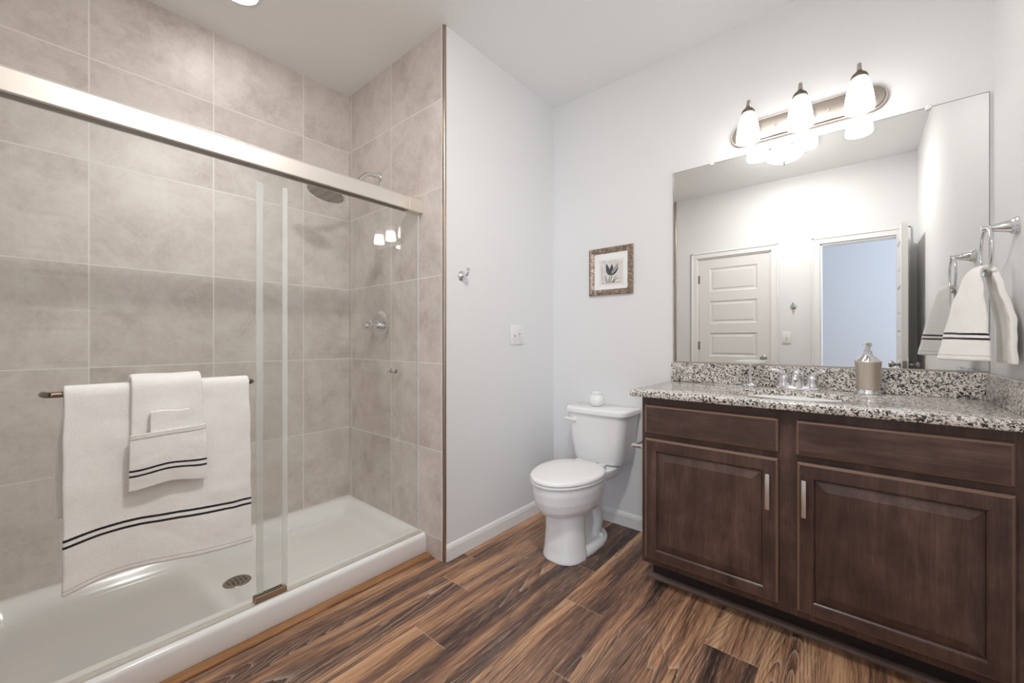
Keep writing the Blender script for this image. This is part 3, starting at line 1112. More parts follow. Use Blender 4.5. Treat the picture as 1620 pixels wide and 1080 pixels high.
b.loft([pill(0, XE - 0.0005), pill(0, XE - 0.012), pill(0.002, XE - 0.015), pill(0.008, XE - 0.015), pill(0.012, XE - 0.022), pill(0.015, XE - 0.023)])
b.obj('backplate', MAT_PLATENICK, vl, angle=25)
for y in (0.297, 0.095):
    b = MB()
    b.lathe([(0, 0), (0.0065, 0), (0.0065, 0.006), (0.004, 0.010), (0, 0.011)], (XE - 0.0225, y, 2.172), (-1, 0, 0), 16)
    b.obj('screw', MAT_CHROME, vl)
LX = 2.213
for y in (0.396, 0.192, -0.009):
    a = MB()
    a.tube([(XE - 0.022, y, 2.185), (XE - 0.06, y, 2.215), (XE - 0.085, y, 2.262), (LX + 0.022, y, 2.284), (LX + 0.004, y, 2.268), (LX, y, 2.240)], [0.008, 0.0075, 0.0072, 0.0072, 0.0075, 0.009], 14, smooth=5)
    a.lathe([(0.0, 0.0), (0.018, 0.0), (0.016, 0.005), (0.0, 0.007)], (XE - 0.0225, y, 2.185), (-1, 0, 0), 20)
    a.obj('arm', MAT_NICKEL, vl)
    k = MB()
    k.lathe([(0.0, 0.252), (0.007, 0.250), (0.012, 0.243), (0.024, 0.232), (0.0285, 0.222), (0.028, 0.219), (0.0, 0.219)], (LX, y, 2.0), (0, 0, 1), 28)
    k.obj('cap', MAT_DARKNICK, vl)
    s = MB()
    s.lathe([(0.0, 0.2185), (0.025, 0.2180), (0.0335, 0.200), (0.0400, 0.175), (0.0450, 0.145), (0.0485, 0.115), (0.0500, 0.092), (0.0490, 0.084), (0.0470, 0.082), (0.0300, 0.082), (0.0, 0.082)], (LX, y, 2.0), (0, 0, 1), 28)
    s.obj('shade', MAT_SHADE, vl)

# ------------------------------------------------------------------ picture
pic = thing('framed_picture', 'small brown framed tulip print above the toilet', 'picture', (XE, 1.1735, 1.566))
b = MB()
Y0, Z0, Y1, Z1 = 1.026, 1.418, 1.321, 1.714
bm = b.bm
ring = []
for ins, h in ((0, 0.0005), (0.0, 0.016), (0.004, 0.021), (0.016, 0.022), (0.026, 0.017), (0.033, 0.013), (0.035, 0.006)):
    ring.append([bm.verts.new((XE - h, p[0], p[1])) for p in ((Y0 + ins, Z0 + ins), (Y1 - ins, Z0 + ins), (Y1 - ins, Z1 - ins), (Y0 + ins, Z1 - ins))])
for A, B in zip(ring[:-1], ring[1:]):
    for k in range(4):
        bm.faces.new((A[k], A[(k + 1) % 4], B[(k + 1) % 4], B[k]))
MAT_FRAME = mat('bronze_leaf_frame', (150, 130, 116), 0.36, 0.55)
_t = NT(MAT_FRAME)
_n = _t.noise(_t.obj(), 55.0, 4.0, 0.65, 0.8)
_t.l.new(_t.ramp(_n, [(0.32, (104, 84, 70)), (0.5, (150, 130, 114)), (0.68, (196, 182, 168))]), _t.bsdf.inputs['Base Color'])
b.obj('frame', MAT_FRAME, pic, flat=True)
b = MB()
b.box(XE - 0.007, Y0 + 0.03, Z0 + 0.03, XE - 0.002, Y1 - 0.03, Z1 - 0.03)
b.obj('mat_board', mat('mat_board', (240, 240, 238), 0.7), pic, flat=True)
b = MB()
b.box(XE - 0.0076, 1.082, 1.474, XE - 0.0069, 1.256, 1.643)
b.obj('deckle_sheet', mat('deckle_sheet', (232, 230, 227), 0.8), pic, flat=True)
PX = XE - 0.0080
py0, py1, pz0, pz1 = 1.094, 1.243, 1.486, 1.632
MAT_PRINT = mat('print_paper', (214, 206, 198), 0.8)
_t = NT(MAT_PRINT)
_n = _t.noise(_t.obj(), 60.0, 5.0, 0.7)
_t.l.new(_t.ramp(_n, [(0.35, (204, 197, 190)), (0.6, (230, 226, 221))]), _t.bsdf.inputs['Base Color'])
b = MB()
b.box(PX, py0, pz0, XE - 0.0072, py1, pz1)
b.obj('print', MAT_PRINT, pic, flat=True)
MAT_INK = mat('grey_ink', (78, 82, 84), 0.8)
MAT_INK2 = mat('dark_ink', (40, 38, 38), 0.8)
MAT_INK3 = mat('pale_ink', (158, 160, 164), 0.8)
# in the picture y runs leftwards; q maps print coordinates (0..1 right, 0..1 up) to the wall


def q(a, z, d=0.0):
    return (PX - 0.0004 - d, py1 - a * (py1 - py0), pz0 + z * (pz1 - pz0))


def blob(name, pts, material, d):
    b = MB()
    f0 = [b.bm.verts.new(q(a, z, d)) for a, z in pts]
    f1 = [b.bm.verts.new(q(a, z, d + 0.0003)) for a, z in pts]
    b.bm.faces.new(f1)
    for k in range(len(pts)):
        k2 = (k + 1) % len(pts)
        b.bm.faces.new((f0[k], f0[k2], f1[k2], f1[k]))
    return b.obj(name, material, pic, flat=True)


def stroke(b, pts, wds, d):
    L_, R_ = [], []
    for i, p in enumerate(pts):
        a = pts[max(i - 1, 0)]
        c_ = pts[min(i + 1, len(pts) - 1)]
        dx_, dz_ = c_[0] - a[0], c_[1] - a[1]
        ln = math.hypot(dx_, dz_) or 1
        nx, nz = -dz_ / ln * wds[i], dx_ / ln * wds[i]
        L_.append((p[0] + nx, p[1] + nz))
        R_.append((p[0] - nx, p[1] - nz))
    for i in range(len(pts) - 1):
        b.bm.faces.new([b.bm.verts.new(q(*p, d)) for p in (L_[i], R_[i], R_[i + 1], L_[i + 1])])


blob('back_petal', [(0.46, 0.48), (0.44, 0.62), (0.47, 0.74), (0.53, 0.84), (0.58, 0.74), (0.60, 0.62), (0.56, 0.48)], MAT_INK, 0.0)
blob('right_petal', [(0.47, 0.36), (0.58, 0.37), (0.69, 0.45), (0.77, 0.57), (0.81, 0.70), (0.81, 0.85), (0.72, 0.78), (0.62, 0.66), (0.55, 0.55), (0.49, 0.45)], MAT_INK3, 0.0003)
blob('petal_edge', [(0.47, 0.355), (0.58, 0.36), (0.70, 0.44), (0.79, 0.57), (0.82, 0.70), (0.76, 0.60), (0.67, 0.50), (0.57, 0.42)], MAT_INK2, 0.0006)
blob('left_petal', [(0.49, 0.355), (0.39, 0.38), (0.31, 0.46), (0.265, 0.58), (0.255, 0.72), (0.28, 0.88), (0.35, 0.79), (0.42, 0.66), (0.48, 0.55), (0.53, 0.44)], MAT_INK, 0.0009)
b = MB()
stroke(b, [(0.45, 0.34), (0.41, 0.2), (0.39, 0.04)], [0.012, 0.014, 0.016], 0.0002)
stroke(b, [(0.53, 0.34), (0.50, 0.2), (0.46, 0.04)], [0.010, 0.012, 0.012], 0.0002)
stroke(b, [(0.58, 0.04), (0.68, 0.16), (0.86, 0.26)], [0.018, 0.016, 0.004], 0.0002)
stroke(b, [(0.56, 0.06), (0.64, 0.22), (0.80, 0.36)], [0.010, 0.010, 0.003], 0.0002)
b.obj('stem_drawing', MAT_INK2, pic, flat=True)
b = MB()
stroke(b, [(0.33, 0.04), (0.26, 0.2), (0.20, 0.40)], [0.04, 0.035, 0.004], 0.0001)
b.obj('leaf_drawing', MAT_INK3, pic, flat=True)
# illegible script round the edge of the print
rs = random.Random(3)
b = MB()
for k in range(16):
    z = 0.18 + k * 0.034
    stroke(b, [(0.055, z), (0.055 + rs.uniform(0.02, 0.045), z + rs.uniform(-0.004, 0.012))], [0.007, 0.007], 0.0001)
b.obj('script_line', MAT_INK, pic, flat=True)
for zz, hh, ww in ((0.93, 0.03, 0.006), (0.03, 0.035, 0.009)):
    b = MB()
    for k in range(18):
        a = 0.1 + k * 0.047
        if rs.random() < 0.72:
            stroke(b, [(a, zz), (a + rs.uniform(-0.01, 0.02), zz + rs.uniform(0.6, 1.2) * hh)], [ww, ww], 0.0001)
    b.obj('script_line', MAT_INK, pic, flat=True)

# ------------------------------------------------------------------ hooks and switches


def robe_hook(base, n, lab):
    """base: point on the wall, n: wall normal"""
    h = thing('robe_hook', lab, 'hook', base)
    nv = Vector(n)
    B = Vector(base) + nv * 0.0005
    p = MB()
    p.lathe([(0, 0), (0.027, 0), (0.027, 0.004), (0.022, 0.008), (0.018, 0.009), (0.015, 0.013), (0.009, 0.016), (0, 0.017)], B, n, 32)
    p.obj('plate', MAT_CHROME, h)
    p = MB()
    up = Vector((0, 0, 1))
    p.tube([B + nv * 0.012, B + nv * 0.030 - up * 0.004, B + nv * 0.045 + up * 0.006, B + nv * 0.050 + up * 0.026], [0.008, 0.0062, 0.0058, 0.0055], 14)
    p.ball(B + nv * 0.050 + up * 0.030, 0.009, 16)
    p.obj('prong', MAT_CHROME, h)
    return h


robe_hook((1.478, YN, 1.476), (0, -1, 0), 'chrome robe hook on the white wall beside the shower')
robe_hook((XW, 0.474, 1.466), (1, 0, 0), 'chrome robe hook beside the closed door, seen in the mirror')


def light_switch(center, axis, n, gangs, lab):
    s = thing('light_switch', lab, 'light switch', center)
    c0 = Vector(center)
    nv = Vector(n)
    hw = 0.060 if gangs == 2 else 0.037
    m = MB()

    def bx(m, a0, z0, a1, z1, d0, d1, bev):
        if axis == 'x':
            ys = sorted((c0.y + nv.y * d0, c0.y + nv.y * d1))
            m.box(c0.x + a0, ys[0], c0.z + z0, c0.x + a1, ys[1], c0.z + z1, bev, 2)
        else:
            xs = sorted((c0.x + nv.x * d0, c0.x + nv.x * d1))
            m.box(xs[0], c0.y + a0, c0.z + z0, xs[1], c0.y + a1, c0.z + z1, bev, 2)
    bx(m, -hw, -0.059, hw, 0.059, 0.0005, 0.0065, 0.0025)
    m.obj('plate', MAT_PLATE, s)
    offs = (-0.023, 0.023) if gangs == 2 else (0.0,)
    for i, a in enumerate(offs):
        g = MB()
        bx(g, a - 0.0055, -0.013, a + 0.0055, 0.013, 0.0055, 0.0072, 0.0)
        g.obj('slot', mat('switch_slot', (170, 168, 165), 0.5), s, flat=True)
        t = MB()
        dz = 0.004 if i == 0 else -0.008
        bx(t, a - 0.004, dz - 0.006, a + 0.004, dz + 0.009, 0.006, 0.016, 0.0015)
        t.obj('toggle', MAT_PLATE, s)
        for z in (-0.030, 0.030):
            w_ = MB()
            w_.lathe([(0, 0), (0.0032, 0), (0.0028, 0.001), (0, 0.0012)], c0 + nv * 0.0065 + (Vector((a, 0, z)) if axis == 'x' else Vector((0, a, z))), n, 12)
            w_.obj('screw', mat('switch_screw', (190, 188, 184), 0.4), s)
    return s


light_switch((1.937, YN, 1.166), 'x', (0, -1, 0), 2, 'white double light switch on the wall left of the toilet')
light_switch((XW, 0.531, 1.157), 'y', (1, 0, 0), 1, 'white single light switch beside the closed door, seen in the mirror')

# ------------------------------------------------------------------ toilet
TY = 1.178
TW = XE - 0.006                # back of the tank


def egg(uc, af, ab, b_, z, n=2.0, seg=48, vy=TY):
    pts = []
    for k in range(seg):
        a = 2 * math.pi * k / seg
        ca, sa = math.cos(a), math.sin(a)
        u = uc + (af if ca > 0 else ab) * math.copysign(abs(ca) ** (2 / n), ca)
        v = b_ * math.copysign(abs(sa) ** (2 / n), sa)
        pts.append((TW - u, vy + v, z))
    return pts


toi = thing('toilet', 'white two-piece toilet with closed lid beside the vanity', 'toilet', (2.0, TY, 0))
b = MB()
# bowl
b.loft([egg(0.46, 0.165, 0.10, 0.080, 0.238), egg(0.46, 0.200, 0.12, 0.112, 0.243), egg(0.455, 0.228, 0.14, 0.138, 0.257), egg(0.45, 0.248, 0.16, 0.154, 0.280), egg(0.45, 0.262, 0.19, 0.166, 0.32), egg(0.45, 0.270, 0.20, 0.174, 0.365), egg(0.45, 0.270, 0.20, 0.176, 0.392), egg(0.45, 0.264, 0.195, 0.170, 0.400)])
# front pedestal column
b.loft([egg(0.50, 0.128, 0.06, 0.116, 0.0, 2.3), egg(0.50, 0.128, 0.06, 0.116, 0.012, 2.3), egg(0.50, 0.121, 0.06, 0.110, 0.05, 2.3), egg(0.50, 0.114, 0.06, 0.103, 0.13, 2.3), egg(0.50, 0.110, 0.06, 0.100, 0.24, 2.3), egg(0.50, 0.10, 0.06, 0.09, 0.30, 2.3)])
# trapway body
b.loft([egg(0.33, 0.20, 0.16, 0.060, 0.0), egg(0.33, 0.20, 0.155, 0.058, 0.10), egg(0.33, 0.18, 0.13, 0.056, 0.20), egg(0.31, 0.20, 0.13, 0.066, 0.27), egg(0.30, 0.20, 0.17, 0.085, 0.33), egg(0.28, 0.20, 0.20, 0.105, 0.375), egg(0.27, 0.18, 0.215, 0.115, 0.392)])
# bulge of the trap on each side
for sg in (1, -1):
    b.tube([(TW - 0.40, TY + sg * 0.045, 0.28), (TW - 0.30, TY + sg * 0.052, 0.22), (TW - 0.27, TY + sg * 0.050, 0.12), (TW - 0.30, TY + sg * 0.045, 0.05)], [0.040, 0.042, 0.040, 0.036], 14)
# floor foot
b.loft([egg(0.36, 0.20, 0.20, 0.118, 0.0, 2.6), egg(0.36, 0.20, 0.20, 0.118, 0.022, 2.6), egg(0.36, 0.195, 0.19, 0.110, 0.038, 2.6), egg(0.36, 0.18, 0.17, 0.092, 0.046, 2.6)])
# shelf that carries the tank
b.loft([egg(0.16, 0.17, 0.13, 0.10, 0.33, 3.0), egg(0.15, 0.17, 0.135, 0.125, 0.365, 3.0), egg(0.15, 0.17, 0.138, 0.130, 0.395, 3.0), egg(0.15, 0.165, 0.135, 0.125, 0.402, 3.0)])
bowl = b.obj('bowl', MAT_PORC, toi)
r = bowl.modifiers.new('merge', 'REMESH')
r.mode = 'VOXEL'
r.voxel_size = 0.005
r.use_smooth_shade = True
r = bowl.modifiers.new('soften', 'SMOOTH')
r.factor = 0.5
r.iterations = 6
for sg in (1, -1):
    k = MB()
    k.lathe([(0, 0), (0.014, 0), (0.0135, 0.010), (0.009, 0.017), (0, 0.019)], (TW - 0.285, TY + sg * 0.092, 0.0435), (0, 0, 1), 20)
    k.obj('bolt_cap', MAT_SEAT, toi)
s = MB()
s.loft([egg(0.46, 0.266, 0.19, 0.176, 0.4025), egg(0.46, 0.271, 0.195, 0.180, 0.407), egg(0.46, 0.271, 0.195, 0.180, 0.414), egg(0.46, 0.262, 0.187, 0.172, 0.4175)])
s.obj('seat', MAT_SEAT, toi, angle=50)
s = MB()
s.loft([egg(0.46, 0.264, 0.193, 0.174, 0.4215), egg(0.46, 0.270, 0.20, 0.180, 0.424), egg(0.46, 0.270, 0.20, 0.180, 0.4335), egg(0.46, 0.265, 0.195, 0.176, 0.4385), egg(0.46, 0.250, 0.185, 0.164, 0.4415), egg(0.46, 0.13, 0.10, 0.085, 0.4445), egg(0.46, 0.02, 0.02, 0.02, 0.4450)])
s.obj('lid', MAT_SEAT, toi, angle=50)
for sg in (1, -1):
    k = MB()
    k.box(TW - 0.268, TY + sg * 0.075 - 0.022, 0.400, TW - 0.232, TY + sg * 0.075 + 0.022, 0.432, 0.008, 3)
    k.obj('hinge', MAT_SEAT, toi)


def rrect(u0, u1, hw, z, rad, bow=0.0, seg=8):
    """rounded rectangle, u from the wall, front edge slightly bowed"""
    pts = []
    rb = min(0.015, rad)
    for (cu, cv, r_, a0) in ((u1 - rad, hw - rad, rad, 0), (u0 + rb, hw - rb, rb, 90), (u0 + rb, -hw + rb, rb, 180), (u1 - rad, -hw + rad, rad, 270)):
        for k in range(seg + 1):
            a = math.radians(a0 + 90.0 * k / seg)
            pts.append([cu + r_ * math.cos(a), cv + r_ * math.sin(a)])
    # extra points on the bowed front
    ext = []
    for k in range(1, 8):
        v = (-hw + rad) + (2 * (hw - rad)) * k / 8
        ext.append([u1, v])
    pts = pts + ext
    out = []
    for u, v in pts:
        if u > (u0 + u1) / 2:
            u += bow * (1 - (v / hw) ** 2)
        out.append((TW - u, TY + v, z))
    return out


t = MB()
t.loft([rrect(0.03, 0.165, 0.135, 0.4035, 0.05, 0.01), rrect(0.02, 0.180, 0.155, 0.412, 0.05, 0.012), rrect(0.012, 0.188, 0.164, 0.44, 0.045, 0.014), rrect(0.008, 0.200, 0.178, 0.56, 0.045, 0.016), rrect(0.006, 0.208, 0.190, 0.688, 0.045, 0.018), rrect(0.006, 0.208, 0.190, 0.6955, 0.045, 0.018)])
tank = t.obj('tank', MAT_PORC, toi, angle=40)
t = MB()
t.loft([rrect(0.002, 0.214, 0.196, 0.6965, 0.047, 0.019), rrect(0.0, 0.221, 0.203, 0.7015, 0.05, 0.02), rrect(0.0, 0.221, 0.203, 0.720, 0.05, 0.02), rrect(0.002, 0.217, 0.199, 0.7275, 0.048, 0.02), rrect(0.008, 0.208, 0.190, 0.7315, 0.045, 0.018)])
t.obj('tank_lid', MAT_PORC, toi, angle=50)
f = MB()
fxh, fyh, fzh = TW - 0.216, TY + 0.125, 0.655
f.lathe([(0, 0), (0.017, 0.0), (0.017, 0.006), (0.012, 0.012), (0, 0.014)], (fxh + 0.002, fyh, fzh), (-1, 0, 0), 24)
f.tube([(fxh - 0.012, fyh, fzh), (fxh - 0.016, fyh + 0.022, fzh + 0.003), (fxh - 0.016, fyh + 0.058, fzh + 0.007)], [0.0085, 0.0080, 0.0065], 14)
f.obj('flush_lever', MAT_SEAT, toi)

# candle jar on the tank
jx, jy, jz = 2.232, 1.213, 0.7318
jar = thing('candle_jar', 'small round white candle jar on the toilet tank lid', 'candle holder', (jx, jy, jz))
b = MB()
b.lathe([(0, 0), (0.024, 0), (0.034, 0.006), (0.043, 0.020), (0.0455, 0.036), (0.042, 0.052), (0.034, 0.064), (0.030, 0.068), (0.026, 0.066), (0.026, 0.056), (0.0, 0.055)], (jx, jy, jz), (0, 0, 1), 40)
b.obj('body', MAT_WAX, jar, angle=50)
b = MB()
b.lathe([(0.0305, 0.067), (0.031, 0.072), (0.033, 0.083), (0.0315, 0.083), (0.0290, 0.072), (0.0285, 0.066)], (jx, jy, jz), (0, 0, 1), 36)
b.obj('rim', MAT_FROST, jar)

# toilet paper holder on the side of the cabinet
ph = thing('toilet_paper_holder', 'chrome paper holder on the vanity side facing the toilet', 'paper holder', (1.91, 0.754, 0.635))
for x in (1.845, 1.985):
    p = MB()
    p.lathe([(0, 0), (0.019, 0), (0.018, 0.005), (0.010, 0.012), (0.0085, 0.040), (0.010, 0.048), (0.0105, 0.056), (0.006, 0.062), (0, 0.063)], (x, 0.7545, 0.635), (0, 1, 0), 24)
    p.obj('post', MAT_CHROME, ph)
p = MB()
p.lathe([(0, 0), (0.007, 0), (0.007, 0.140), (0, 0.140)], (1.845, 0.804, 0.635), (1, 0, 0), 18)
p.obj('rod', MAT_CHROME, ph)

# ------------------------------------------------------------------ towel ring and its towel
RXc, RYc = 2.032, -0.326
tr = thing('towel_ring', 'chrome towel ring on the side wall by the mirror', 'towel ring', (RXc, YS, 1.5))
p = MB()
p.lathe([(0, 0), (0.030, 0), (0.030, 0.004), (0.026, 0.007), (0.0265, 0.011), (0.022, 0.014), (0.020, 0.017), (0.012, 0.048), (0.0095, 0.062), (0.0105, 0.070), (0.009, 0.077), (0, 0.079)], (RXc, YS + 0.0005, 1.5), (0, 1, 0), 36)
p.obj('post', MAT_CHROME, tr)
p = MB()
p.torus((RXc, RYc, 1.5 - 0.077), 0.077, 0.0048, (0, 1, 0), 56, 12)
p.obj('ring', MAT_CHROME, tr)
RB = 1.5 - 0.077 - 0.077          # bottom of the ring

TOWEL_RING = towel_material('terry_ring_towel', ((0.0695, 0.0765), (0.0855, 0.0925)), True)
tw = MB()


def ring_towel(s, t):
    """s 0 front hem .. 1 back hem, t 0..1 across"""
    c = 2 * t - 1
    if s < 0.47:
        k = 1 - s / 0.47                       # 0 at the ring, 1 at the hem
        z = RB + 0.012 - k * 0.292 - 0.016 * abs(c) ** 2 * (1 - k) * min(1, k * 6)
        wv = 0.030 + 0.078 * k ** 0.6
        bul = 0.020 + 0.066 * k ** 0.7
        y = RYc + 0.013 + bul * (1 - abs(c) ** 2.6) + 0.007 * k * math.sin(6.5 * c + 1.0) - 0.014 * k * abs(c)
        x = RXc + 0.005 + wv * c
    elif s < 0.53:
        a = (s - 0.47) / 0.06
        ang = math.pi * a
        z = RB + 0.012 + 0.014 * math.sin(ang)
        y = RYc + 0.013 * math.cos(ang) + 0.020 * (1 - abs(c) ** 2.6) * (1 - a)
        x = RXc + 0.005 + 0.030 * c
    else:
        k = (s - 0.53) / 0.47
        z = RB + 0.012 - k * 0.300 - 0.022 * abs(c) ** 2 * (1 - k) * min(1, k * 5)
        wv = 0.030 + 0.082 * k ** 0.42
        y = RYc - 0.013 - 0.030 * min(1, k * 2.0) + 0.005 * k * math.sin(6 * c)
        y = max(y, YS + 0.014)
        x = RXc + 0.002 + wv * c
    p = Vector((x, y, z))
    j = noise.noise(p * 22.0) * 0.004
    return (p.x, p.y + j, p.z)


tw.grid(ring_towel, 90, 40, uv=lambda s, t: (t, 0.292 * s / 0.47 if s < 0.5 else 0.6))
two = tw.obj('hand_towel', TOWEL_RING, angle=180)
solidify(two, 0.015, 0.0, 1)
tag(two, 'white hand towel with black stripes hanging from the chrome towel ring', 'towel')

# ------------------------------------------------------------------ shower pan
pan = thing('shower_pan', 'white acrylic shower pan with raised front curb', 'shower pan', (0.6, 2.15, 0))
b = MB()
px0, px1, pyf, pyb = XW + 0.003, SX - 0.001, 1.750, YB - 0.001


def sm(e0, e1, v):
    f_ = max(0.0, min(1.0, (v - e0) / (e1 - e0)))
    return f_ * f_ * (3 - 2 * f_)


def pan_h(x, y):
    d_side = min(x - px0, px1 - x) - 0.022
    d_back = (pyb - y) - 0.022
    d_front = y - 1.842
    ds = [d_side / 0.075, d_back / 0.075, d_front / 0.030]
    acc = 0.0
    for d in ds:
        acc += max(0.0, 1 - max(0.0, d)) ** 2
    dd = max(0.0, 1 - math.sqrt(acc))
    if min(ds) <= 0:
        return 0.106
    depth = 0.066 * sm(0.0, 1.0, dd)
    dr = math.hypot(x - 0.605, y - 2.16)
    slope = 0.010 * max(0.0, 1 - dr / 0.8) * sm(0.3, 1.0, dd)
    return 0.106 - depth - slope


ys = [(1.752, 0.0), (1.750, 0.004), (1.750, 0.084), (1.7512, 0.092), (1.755, 0.099), (1.761, 0.104), (1.769, 0.106)]
yy = [1.772, 1.80, 1.83, 1.838]
v_ = 1.842
while v_ < 2.5:
    yy.append(v_)
    v_ += 0.008
while v_ < pyb - 0.004:
    yy.append(v_)
    v_ += 0.006
yy.append(pyb)
nx = 150
rows = []
for y, z in ys:
    rows.append([b.bm.verts.new((px0 + (px1 - px0) * i / nx, y, z)) for i in range(nx + 1)])
for y in yy:
    rows.append([b.bm.verts.new((px0 + (px1 - px0) * i / nx, y, pan_h(px0 + (px1 - px0) * i / nx, y))) for i in range(nx + 1)])
rows.append([b.bm.verts.new((px0 + (px1 - px0) * i / nx, pyb, 0.0)) for i in range(nx + 1)])
for A, B in zip(rows[:-1], rows[1:]):
    for i in range(nx):
        b.bm.faces.new((A[i], A[i + 1], B[i + 1], B[i]))
b.obj('basin', MAT_PAN, pan, angle=60)
dz = pan_h(0.605, 2.16)
MAT_DRAIN = mat('drain_metal', (150, 144, 136), 0.3, 1.0)
_t = NT(MAT_DRAIN)
_v = _t.add('ShaderNodeTexVoronoi', feature='F1')
_v.inputs['Scale'].default_value = 62.0
_v.inputs['Randomness'].default_value = 0.35
_t.l.new(_t.obj(), _v.inputs['Vector'])
_o = _t.xyz(_t.obj())
_r = _t.math('SQRT', _t.math('ADD', _t.math('POWER', _t.math('SUBTRACT', _o[0], 0.005), 2.0), _t.math('POWER', _t.math('SUBTRACT', _o[1], 0.01), 2.0)))
_in = _t.math('LESS_THAN', _r, 0.040)
_hole = _t.math('MULTIPLY', _t.math('LESS_THAN', _v.outputs['Distance'], 0.36), _in)
_t.l.new(_t.mix(_hole, lin((168, 160, 150)), lin((22, 20, 18))), _t.bsdf.inputs['Base Color'])
_t.l.new(_t.math('SUBTRACT', 1.0, _hole), _t.bsdf.inputs['Metallic'])
b = MB()
b.lathe([(0.0, 0.0035), (0.040, 0.0035), (0.047, 0.0045), (0.053, 0.0030), (0.056, 0.0), (0.056, -0.004)], (0.605, 2.16, dz), (0, 0, 1), 48)
b.obj('drain', MAT_DRAIN, pan)

# ------------------------------------------------------------------ sliding shower doors
hr = thing('shower_header_rail', 'brushed nickel header rail across the top of the shower opening', 'shower rail', (0.6, 1.80, 1.81))
b = MB()
prof = [(1.776, 1.8125), (1.774, 1.816), (1.774, 1.878), (1.7765, 1.885), (1.781, 1.8875), (1.826, 1.8875), (1.828, 1.8855), (1.828, 1.8125), (1.822, 1.8125), (1.822, 1.8815), (1.781, 1.8815), (1.781, 1.8125)]
b.loft([[(x, y, z) for y, z in prof] for x in (XW + 0.0025, 1.270)])
b.obj('rail', MAT_HEADER, hr, flat=True)
b = MB()
prof2 = [(y - 0.0012 if y < 1.8 else y + 0.0012, z + (0.0012 if z > 1.85 else -0.0012)) for y, z in [(1.776, 1.8125), (1.774, 1.816), (1.774, 1.878), (1.7765, 1.885), (1.781, 1.8875), (1.826, 1.8875), (1.828, 1.8855), (1.828, 1.8125)]]
b.loft([[(x, y, z) for y, z in prof2] for x in (1.270, SX - 0.001)])
b.obj('end_bracket', MAT_HEADER, hr, flat=True)

bt = thing('shower_bottom_track', 'nickel bottom track with door guide on the shower curb', 'shower track', (0.6, 1.80, 0.106))
b = MB()
b.box(XW + 0.004, 1.7715, 0.1062, SX - 0.002, 1.7740, 0.1105)
b.box(XW + 0.004, 1.7715, 0.1062, SX - 0.002, 1.8010, 0.1068)
b.box(XW + 0.004, 1.7990, 0.1062, SX - 0.002, 1.8010, 0.1105)
b.obj('track', MAT_TRACK, bt, flat=True)
g = MB()
for y0_, y1_ in ((1.7725, 1.776), (1.7862, 1.7888), (1.7975, 1.801)):
    g.box(0.556, y0_, 0.1085, 0.672, y1_, 0.135, 0.0008, 1)
g.box(0.556, 1.7725, 0.1085, 0.672, 1.801, 0.1125)
g.obj('guide', mat('guide_nickel', (214, 204, 184), 0.22, 1.0), bt, flat=True)


def pane(name, label, x0, x1, y, seals):
    d = thing(name, label, 'shower door', ((x0 + x1) / 2, y, 0.118))
    b = MB()
    b.box(x0, y - 0.003, 0.1185, x1, y + 0.003, 1.8115)
    p_ = b.obj('glass_pane', MAT_GLASS, d, flat=True)
    for sx0, sx1 in seals:
        s = MB()
        s.box(sx0, y - 0.0045, 0.137, sx1, y + 0.0045, 1.755, 0.001, 1)
        s.obj('edge_seal', MAT_SEAL, d, flat=True)
    return d


left = pane('sliding_glass_door', 'sliding glass shower door with towel bar, hung with white towels', XW + 0.012, 0.672, 1.782, [(0.657, 0.676)])
right = pane('sliding_glass_door', 'sliding glass shower door in front of the valve, with round knob', 0.570, 1.338, 1.793, [(0.566, 0.590)])
s = MB()
s.box(1.333, 1.789, 0.137, 1.340, 1.797, 1.80)
s.obj('edge_seal', MAT_SEAL, right, flat=True)
k = MB()
k.lathe([(0, 0), (0.0125, 0), (0.0125, 0.022), (0.011, 0.024), (0, 0.024)], (1.180, 1.7895, 0.978), (0, -1, 0), 24)
k.obj('knob', MAT_CHROME, right)
k = MB()
k.lathe([(0, 0), (0.0125, 0), (0.0125, 0.022), (0.011, 0.024), (0, 0.024)], (1.180, 1.7965, 0.978), (0, 1, 0), 24)
k.obj('knob', MAT_CHROME, right)
BY, BZ = 1.733, 0.978
k = MB()
k.tube([(0.020, 1.7785, BZ), (0.019, 1.765, BZ), (0.022, 1.748, BZ), (0.034, BY + 0.001, BZ), (0.06, BY, BZ), (0.28, BY, BZ), (0.50, BY, BZ), (0.524, BY + 0.001, BZ), (0.536, 1.748, BZ), (0.539, 1.765, BZ), (0.538, 1.7785, BZ)], 0.0085, 16, smooth=4)
k.obj('towel_bar', mat('bronze_nickel_bar', (148, 134, 122), 0.3, 1.0), left)

# ------------------------------------------------------------------ towels on the bar


